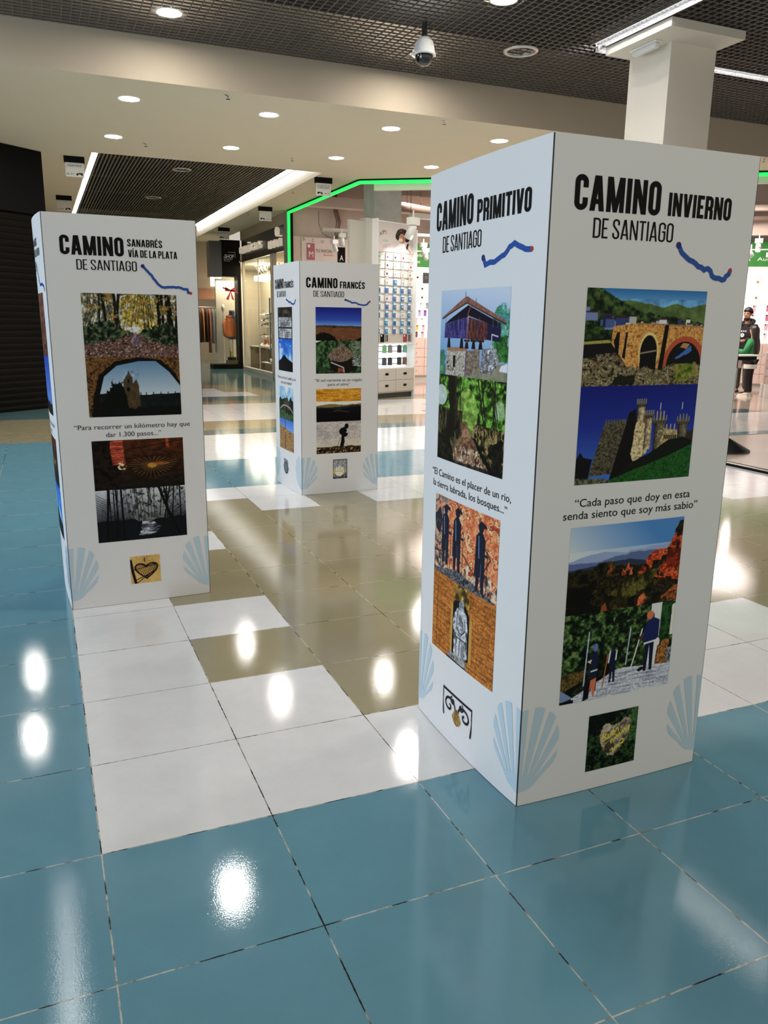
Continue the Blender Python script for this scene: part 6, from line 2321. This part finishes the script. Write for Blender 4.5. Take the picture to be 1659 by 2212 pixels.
t = thing('floor_cable_box', 'small black box on the floor peeking out left of the middle totem', 'box', (2.78, 7.75, 0), .1)
MB().bbox(-.08, .10, -.06, .06, .006, .10, BLACK, r=.008).build('box', t)
MB().bbox(-.10, .12, -.08, .08, .0, .006, DARKGREY, r=.003).build('base', t)

# ------------------------------------------------------------------ right: shoe shop with lettered fascia and glazed front
FASC = mat('anthracite_fascia', (0.035, 0.034, 0.035), 0.3, 0.4)
t = thing('shop_fascia', 'dark metallic shop fascia with white illuminated letters above the glazed shop front', 'shop sign', (5.75, 22.6, 3.21), -PI / 2)
bd = MB().box(0, 4.72, .0, .08, 0, .62, FASC).build('board', t)
LET = mat('letter_face', (0.80, 0.72, 0.60), 0.4, emit=(1.0, .86, .68, .2))


def letters3d(par, text, u0, u1, base, cap, d0_, d1_, m):
    vs, fs = font_fit(text, u0, u1, base, cap)
    k = len(vs)
    V = [(a, d1_, b) for a, b in vs] + [(a, d0_, b) for a, b in vs]
    F = [list(f) for f in fs] + [[k + i for i in f][::-1] for f in fs]
    ed = {}
    for f in fs:
        for a, b in zip(f, f[1:] + f[:1]):
            ed[(a, b)] = ed.get((a, b), 0) + 1
    for (a, b) in list(ed):
        if (b, a) not in ed:
            F.append([a, b, k + b, k + a])
    g = MB()
    g.add(V, F, m)
    return g.build('lettering', par)


letters3d(bd, 'unicas', .05, 2.55, .22, .30, -.09, -.01, LET)
letters3d(bd, 'mi', 3.35, 4.5, .12, .30, -.09, -.01, LET)
MB().lathe([(.11, -.09), (.12, -.05), (.11, -.01)], LET, (4.15, 0, .48), 20, 'y').build('letter_dot', bd)
w = MB()
w.box(5.74, 5.80, 17.86, 22.7, 3.83, ZL, BEIGEW)
struct(w.build('wall_fascia_top'))
t = thing('shop_window', 'full-height glass shop front with pale frame below the dark fascia', 'shop window', (5.75, 22.6, 0), -PI / 2)
MB().box(0.05, 3.35, .03, .04, .12, 3.20, GLASS).build('glass_pane', t)
FR = mat('pale_frame', (0.62, 0.56, 0.48), 0.4)
MB().box(0, .06, 0, .07, .10, 3.21, FR).build('frame', t)
MB().box(1.78, 1.80, .02, .05, .12, 3.2, FR).build('frame', t)
MB().box(3.30, 3.40, -.02, .08, .0, 3.21, FR).build('frame', t)
MB().box(3.47, 3.57, -.02, .08, .0, 3.21, FR).build('frame', t)
MB().box(0, 3.4, -.04, .08, .0, .12, mat('pale_sill', (0.62, 0.60, 0.55), 0.35)).build('sill', t)
w = MB()
w.box(7.30, 7.40, 17.85, 26.6, 0, 3.4, mat('warm_wall', (0.60, 0.52, 0.40), 0.8))
w.box(5.95, 7.40, 26.5, 26.6, 0, 3.4, mat('warm_wall', (0.60, 0.52, 0.40), 0.8))
w.box(5.84, 7.40, 17.85, 26.6, 3.24, 3.30, CREAM)
struct(w.build('wall_shoe_shop'))

t = thing('wall_shelf', 'white wall shelves with shoes inside the shoe shop', 'shelf', (6.95, 25.0, 0))
for k, z in enumerate((1.67, 1.49, 1.32, .97)):
    MB().box(.0, .34, -.62, .62, z - .025, z, WHITEL).build('shelf', t)
MB().box(.30, .34, -.62, .62, .9, 1.9, FR).build('back_panel', t)


def pump(x, y, z, rz, m, lab, s=1.0):
    t = thing('shoe', lab, 'shoe', (x, y, z), rz, 'shoes displayed in the shoe shop')
    prof = [(-.11, .028, .075), (-.07, .032, .09), (-.02, .032, .06), (.04, .036, .045), (.09, .036, .04), (.13, .02, .03)]
    g = MB()
    vs, fs = [], []
    for yy, wd, h in prof:
        for k in range(7):
            a = PI * k / 6
            vs.append((wd * math.cos(a) * s, yy * s, (.008 + h * math.sin(a)) * s))
    for i in range(5):
        for k in range(6):
            fs.append((i * 7 + k, i * 7 + k + 1, i * 7 + 8 + k, i * 7 + 7 + k))
    fs += [list(range(7)), [35 + k for k in range(7)][::-1]]
    g.add(vs, fs, m, True)
    g.build('upper', t)
    MB().prism([(-.03 * s, -.11 * s), (.03 * s, -.11 * s), (.036 * s, .05 * s), (.02 * s, .135 * s), (-.02 * s, .135 * s), (-.036 * s, .05 * s)], 0, .012 * s, DARKGREY).build('sole', t)


SH = [('black', SHOEB), ('white', WHITEP), ('tan', WOOD), ('grey', GREIGE)]
n_ = 0
for k, z in enumerate((1.67, 1.49, 1.32, .97)):
    for j in range(4):
        nm, m = SH[(k * 3 + j) % 4]
        pump(7.06, 24.55 + j * .28, z, PI / 2, m, '%s shoe, %s from the near end of the %s wall shelf in the shoe shop' % (nm, ORD[j], ORD[k]))
t = thing('display_table', 'wooden display table with a pale top in the shoe shop window', 'table', (6.72, 23.3, 0), .1)
MB().bbox(-.35, .35, -.9, .9, .66, .70, FR, r=.01).build('table_top', t)
MB().box(-.33, .33, .35, .85, 0, .66, WOOD).build('cabinet', t)
for x, y in ((-.3, -.84), (.3, -.84)):
    MB().bbox(x - .03, x + .03, y - .03, y + .03, 0, .66, DARKGREY, r=.005).build('leg', t)
t = thing('display_crate', 'low dark wooden crate with a white top in the shoe shop window', 'crate', (6.15, 20.6, 0), .05)
MB().bbox(-.22, .22, -.55, .55, .30, .33, WHITEL, r=.01).build('top', t)
MB().box(-.20, .20, -.52, .52, 0, .30, BROWNW).build('body', t)
for j in range(6):
    nm, m = SH[j % 4]
    pump(6.08 + .12 * (j % 2), 20.2 + j * .15, .33, 1.2 + j * .5, m, '%s shoe, %s along the low crate in the shoe shop window' % (nm, ORD[j]))
for j in range(6):
    nm, m = SH[(j + 1) % 4]
    pump(6.55 + .14 * (j % 2), 22.65 + j * .25, .70, .8 + j * .4, m, '%s shoe, %s along the display table in the shoe shop' % (nm, ORD[j]))
t = thing('handbag', 'rust red handbag standing on the shoe shop table', 'bag', (6.85, 23.9, .70))
MB().bbox(-.10, .10, -.14, .14, 0, .22, mat('rust_leather', (.28, .07, .03), .5), r=.03).build('body', t)
MB().tube([(0, -.08, .2), (0, -.06, .32), (0, .06, .32), (0, .08, .2)], .01, mat('rust_leather', (.28, .07, .03), .5)).build('handle', t)
t = thing('display_screen', 'tall pale green screen panel in the shoe shop window', 'screen', (6.30, 21.56, 0), -.25)
MB().box(-.02, .02, -.26, .26, .62, 2.15, DARKGREY).build('frame', t)
MB().box(-.028, -.02, -.23, .23, .66, 2.11, mat('pale_screen', (.35, .52, .48), .3, emit=(.55, .78, .70, .35))).build('panel', t)
MB().box(-.06, .06, -.2, .2, 0, .03, DARKGREY).bar((0, 0, .03), (0, 0, .62), .04, .04, DARKGREY).build('stand', t)
for k, yy in enumerate((21.6, 21.95, 22.3)):
    spot(6.15, yy, 3.06, .5, .6, 'white spotlight behind the shoe shop glass, %s from the near end' % ORD[k])
t = thing('pendant_panel', 'white glowing pendant light panel inside the shoe shop', 'light', (6.7, 23.6, 2.74))
MB().bbox(-.2, .2, -.6, .6, 0, .16, LAMPSOFT, r=.02).build('diffuser', t)
MB().tube([(0, -.4, .16), (0, -.4, .5)], .006, CHROME).tube([(0, .4, .16), (0, .4, .5)], .006, CHROME).build('wire', t)
for k, (xx, yy) in enumerate(((6.9, 21.9), (6.9, 22.6), (6.9, 23.1))):
    t = thing('hanging_rod', 'brass rod hanging in the shoe shop, %s from the near end' % ORD[k], 'rod', (xx, yy, .7))
    MB().tube([(0, 0, 0), (0, 0, 2.53)], .018, mat('brass', (.62, .45, .16), .3, .8)).build('rod', t)

# ------------------------------------------------------------------ SHOP kiosk with glass case
t = thing('shop_kiosk', 'black shop corner with SHOP sign box and glass display case', 'shop front', (5.31, 23.4, 0))
sb = MB().prism([(0, 0), (.58, 0), (.58, .5), (0, .5)], 2.82, 3.90, BLACK).build('sign_box', t)
MB().prism([(-.36, .10), (-.002, .0), (-.002, .5), (-.36, .5)], 2.80, 3.86, mat('glossy_grey', (.09, .09, .09), .18, .2)).build('sign_panel', sb)
m = MB()
text_mb(m, 'SHOP', .10, .38, 3.36, .12, -.003, WHITEP)
m.box(.10, .33, -.004, -.002, 3.325, 3.333, WHITEP)
for q in (((.08, 3.28), (.08, 3.42)), ((.08, 3.28), (.26, 3.28)), ((.20, 3.54), (.42, 3.54)), ((.42, 3.54), (.42, 3.38))):
    m.bar((q[0][0], -.003, q[0][1]), (q[1][0], -.003, q[1][1]), .006, .006, WHITEP)
m.build('lettering', sb)
MB().box(.48, .58, .0, .5, .14, 2.82, BLACK).build('post', t)
MB().prism([(-.36, .06), (.02, -.02), (.58, -.02), (.58, .6), (-.36, .6)], 0, .14, BLACK).build('plinth', t)
MB().box(.03, .48, .02, .03, .14, 2.82, GLASS).build('glass_pane', t)
MB().prism([(-.35, .12), (.02, .02), (.022, .03), (-.35, .13)], .14, 2.80, GLASS).build('glass_pane', t)
BOW = mat('red_ribbon', (.42, .03, .04), .5)
t2 = MB()
t2.prism([(-.02, -.02), (.02, -.02), (.02, .02), (-.02, .02)], 0, 0.01, BOW)
m = MB()
Z = 2.42
for sx in (-1, 1):
    m.add([(.24, .012, Z), (.24 + sx * .15, .012, Z + .10), (.24 + sx * .17, .012, Z - .04), (.24 + sx * .02, .012, Z - .05)], [(0, 1, 2, 3)], BOW)
    m.add([(.24, .012, Z - .03), (.24 + sx * .09 - .05, .012, Z - .28), (.24 + sx * .09 + .03, .012, Z - .31), (.26, .012, Z - .03)], [(0, 1, 2, 3)], BOW)
    m.add([(.24, .012, Z + .01), (.24 + sx * .24, .012, Z - sx * .07 + .02), (.24 + sx * .24, .012, Z - sx * .07 - .03), (.24, .012, Z - .03)], [(0, 1, 2, 3)], BOW)
bw = m.build('bow_sticker', t)
md = bw.modifiers.new('thick', 'SOLIDIFY')
md.thickness = .004
w = MB()
w.box(5.31, 6.0, 24.5, 24.6, 0, 2.8, mat('warm_wall', (0.60, 0.52, 0.40), 0.8))
struct(w.build('wall_kiosk_back'))


def jacket(x, y, z, rz, m, lab, w=.17, h=.62, quilt=True, pants=True):
    t = thing('display_jacket', lab, 'jacket', (x, y, 0), rz, 'jackets on busts in the SHOP window')
    g = MB()
    vs, fs = [], []
    N, K = 20, 22
    for i in range(K + 1):
        s_ = i / K
        zz = z + h * s_
        rx = w * (1 - .12 * s_ if s_ < .8 else (1 - .096) * (1 - ((s_ - .8) / .2) ** 2 * .62))
        if quilt:
            rx *= 1 + .05 * abs(math.sin(s_ * PI * 7))
        for k in range(N):
            a = 2 * PI * k / N
            vs.append((rx * math.cos(a), rx * .68 * math.sin(a), zz))
    for i in range(K):
        for k in range(N):
            fs.append((i * N + k, i * N + (k + 1) % N, (i + 1) * N + (k + 1) % N, (i + 1) * N + k))
    fs += [list(range(N))[::-1], [K * N + k for k in range(N)]]
    g.add(vs, fs, m, True)
    g.build('body', t)
    for sx in (-1, 1):
        MB().tube([(sx * w * .7, 0, z + h * .84), (sx * w * 1.08, 0, z + h * .62), (sx * w * 1.15, -.02, z + h * .30), (sx * w * 1.1, -.05, z + h * .06)], [.05, .065, .06, .05], m, 12).build('sleeve', t)
    MB().lathe([(.085, z + h * .93), (.10, z + h * 1.0), (.09, z + h * 1.08), (.06, z + h * 1.06)], m, n=16).build('collar', t)
    MB().tube([(0, 0, .15), (0, 0, z + .1)], .015, CHROME).lathe([(.13, .14), (.13, .155), (.02, .16)], CHROME, n=18).build('stand', t)


ORNG = mat('orange_quilt', (.62, .13, .025), .5)
NAVY = mat('navy_quilt', (.03, .035, .08), .5)
jacket(5.56, 23.78, .98, .3, ORNG, 'orange quilted jacket on a stand in the black SHOP window')
jacket(5.74, 24.15, .90, -.2, NAVY, 'navy jacket on a stand behind the orange one in the SHOP window', .15, .85, False)
t = thing('mannequin_stand', 'bare cream bust stand glimpsed above the orange jacket', 'mannequin', (5.50, 24.36, 0))
MB().lathe([(.10, .14), (.10, .155), (.015, .16), (.015, 1.75), (.03, 1.78), (.055, 1.84), (.06, 1.90), (.04, 1.97), (.005, 2.0)], FR, n=18).build('bust', t)
t = thing('gift_box_pile', 'dark gift boxes on the floor of the SHOP window', 'box', (5.56, 23.535, .141), .0)
MB().bbox(-.17, .17, -.10, .10, .0, .12, mat('olive_box', (.10, .08, .02), .5), r=.005).build('box', t)
MB().bbox(-.12, .12, -.08, .08, .125, .22, BLACK, r=.005).build('box', t)
MB().bbox(-.03, .05, -.05, .05, .225, .40, mat('gold_box', (.45, .33, .06), .4), r=.005).build('box', t)

# ------------------------------------------------------------------ clothes shop at the corridor end
t = thing('shop_fascia', 'brown wooden band over the clothes shop at the corridor end', 'shop sign', (3.0, 26.55, 2.20))
MB().box(-2.8, 2.85, -.05, .03, 0, .36, BROWNW).build('board', t)
t = thing('light_panel', 'bright white light panel beside the black SHOP box', 'light', (5.62, 25.9, 2.62))
MB().bbox(-.18, .18, -.04, .04, 0, .34, LAMPSOFT, r=.01).build('diffuser', t)
MB().box(-.19, .19, .04, .07, -.01, .35, WHITEP).build('housing', t)
MB().tube([(-.12, .055, .35), (-.12, .055, 1.48)], .006, CHROME).tube([(.12, .055, .35), (.12, .055, 1.48)], .006, CHROME).build('wire', t)
t = thing('clothes_rack', 'chrome clothes rack at the corridor end', 'clothes rack', (4.95, 27.2, 0))
MB().tube([(-1.0, 0, 0), (-1.0, 0, 1.95), (1.0, 0, 1.95), (1.0, 0, 0)], .018, CHROME).build('frame', t)
CLO = [('dark brown', (.03, .018, .012)), ('rust', (.35, .09, .02)), ('black', (.012, .01, .01)), ('orange brown', (.42, .15, .04)), ('near-black', (.02, .015, .012)), ('copper', (.30, .10, .04)), ('grey', (.2, .2, .2)), ('white patterned', (.5, .5, .5))]
r = random.Random(5)
for k in range(16):
    nm, c = CLO[k % 8]
    t = thing('hanging_coat', '%s coat hanging %s from left on the rack at the corridor end' % (nm, ORD[k] if k < 12 else ('thirteenth', 'fourteenth', 'fifteenth', 'sixteenth')[k - 12]), 'coat', (4.02 + k * .122, 27.2, 0), r.uniform(-.05, .05), 'coats on the rack at the corridor end')
    hh = r.uniform(1.1, 1.6)
    g = MB()
    vs, fs = [], []
    for z, a, b_ in ((1.90 - hh, .046, .24), (1.90 - hh * .5, .044, .22), (1.72, .045, .20), (1.86, .035, .11), (1.90, .02, .04)):
        for q in range(14):
            an = 2 * PI * q / 14
            vs.append((a * math.cos(an) * (1 + .2 * math.sin(3 * an)), b_ * math.sin(an), z))
    for i in range(4):
        for q in range(14):
            fs.append((i * 14 + q, i * 14 + (q + 1) % 14, (i + 1) * 14 + (q + 1) % 14, (i + 1) * 14 + q))
    fs += [list(range(14))[::-1], [56 + q for q in range(14)]]
    g.add(vs, fs, mat('coat_%d' % (k % 8), c, .6), True)
    g.build('coat', t)
    MB().tube([(0, 0, 1.89), (0, 0, 1.93), (0, .02, 1.96), (0, 0, 1.975)], .005, CHROME, 6).build('hanger', t)
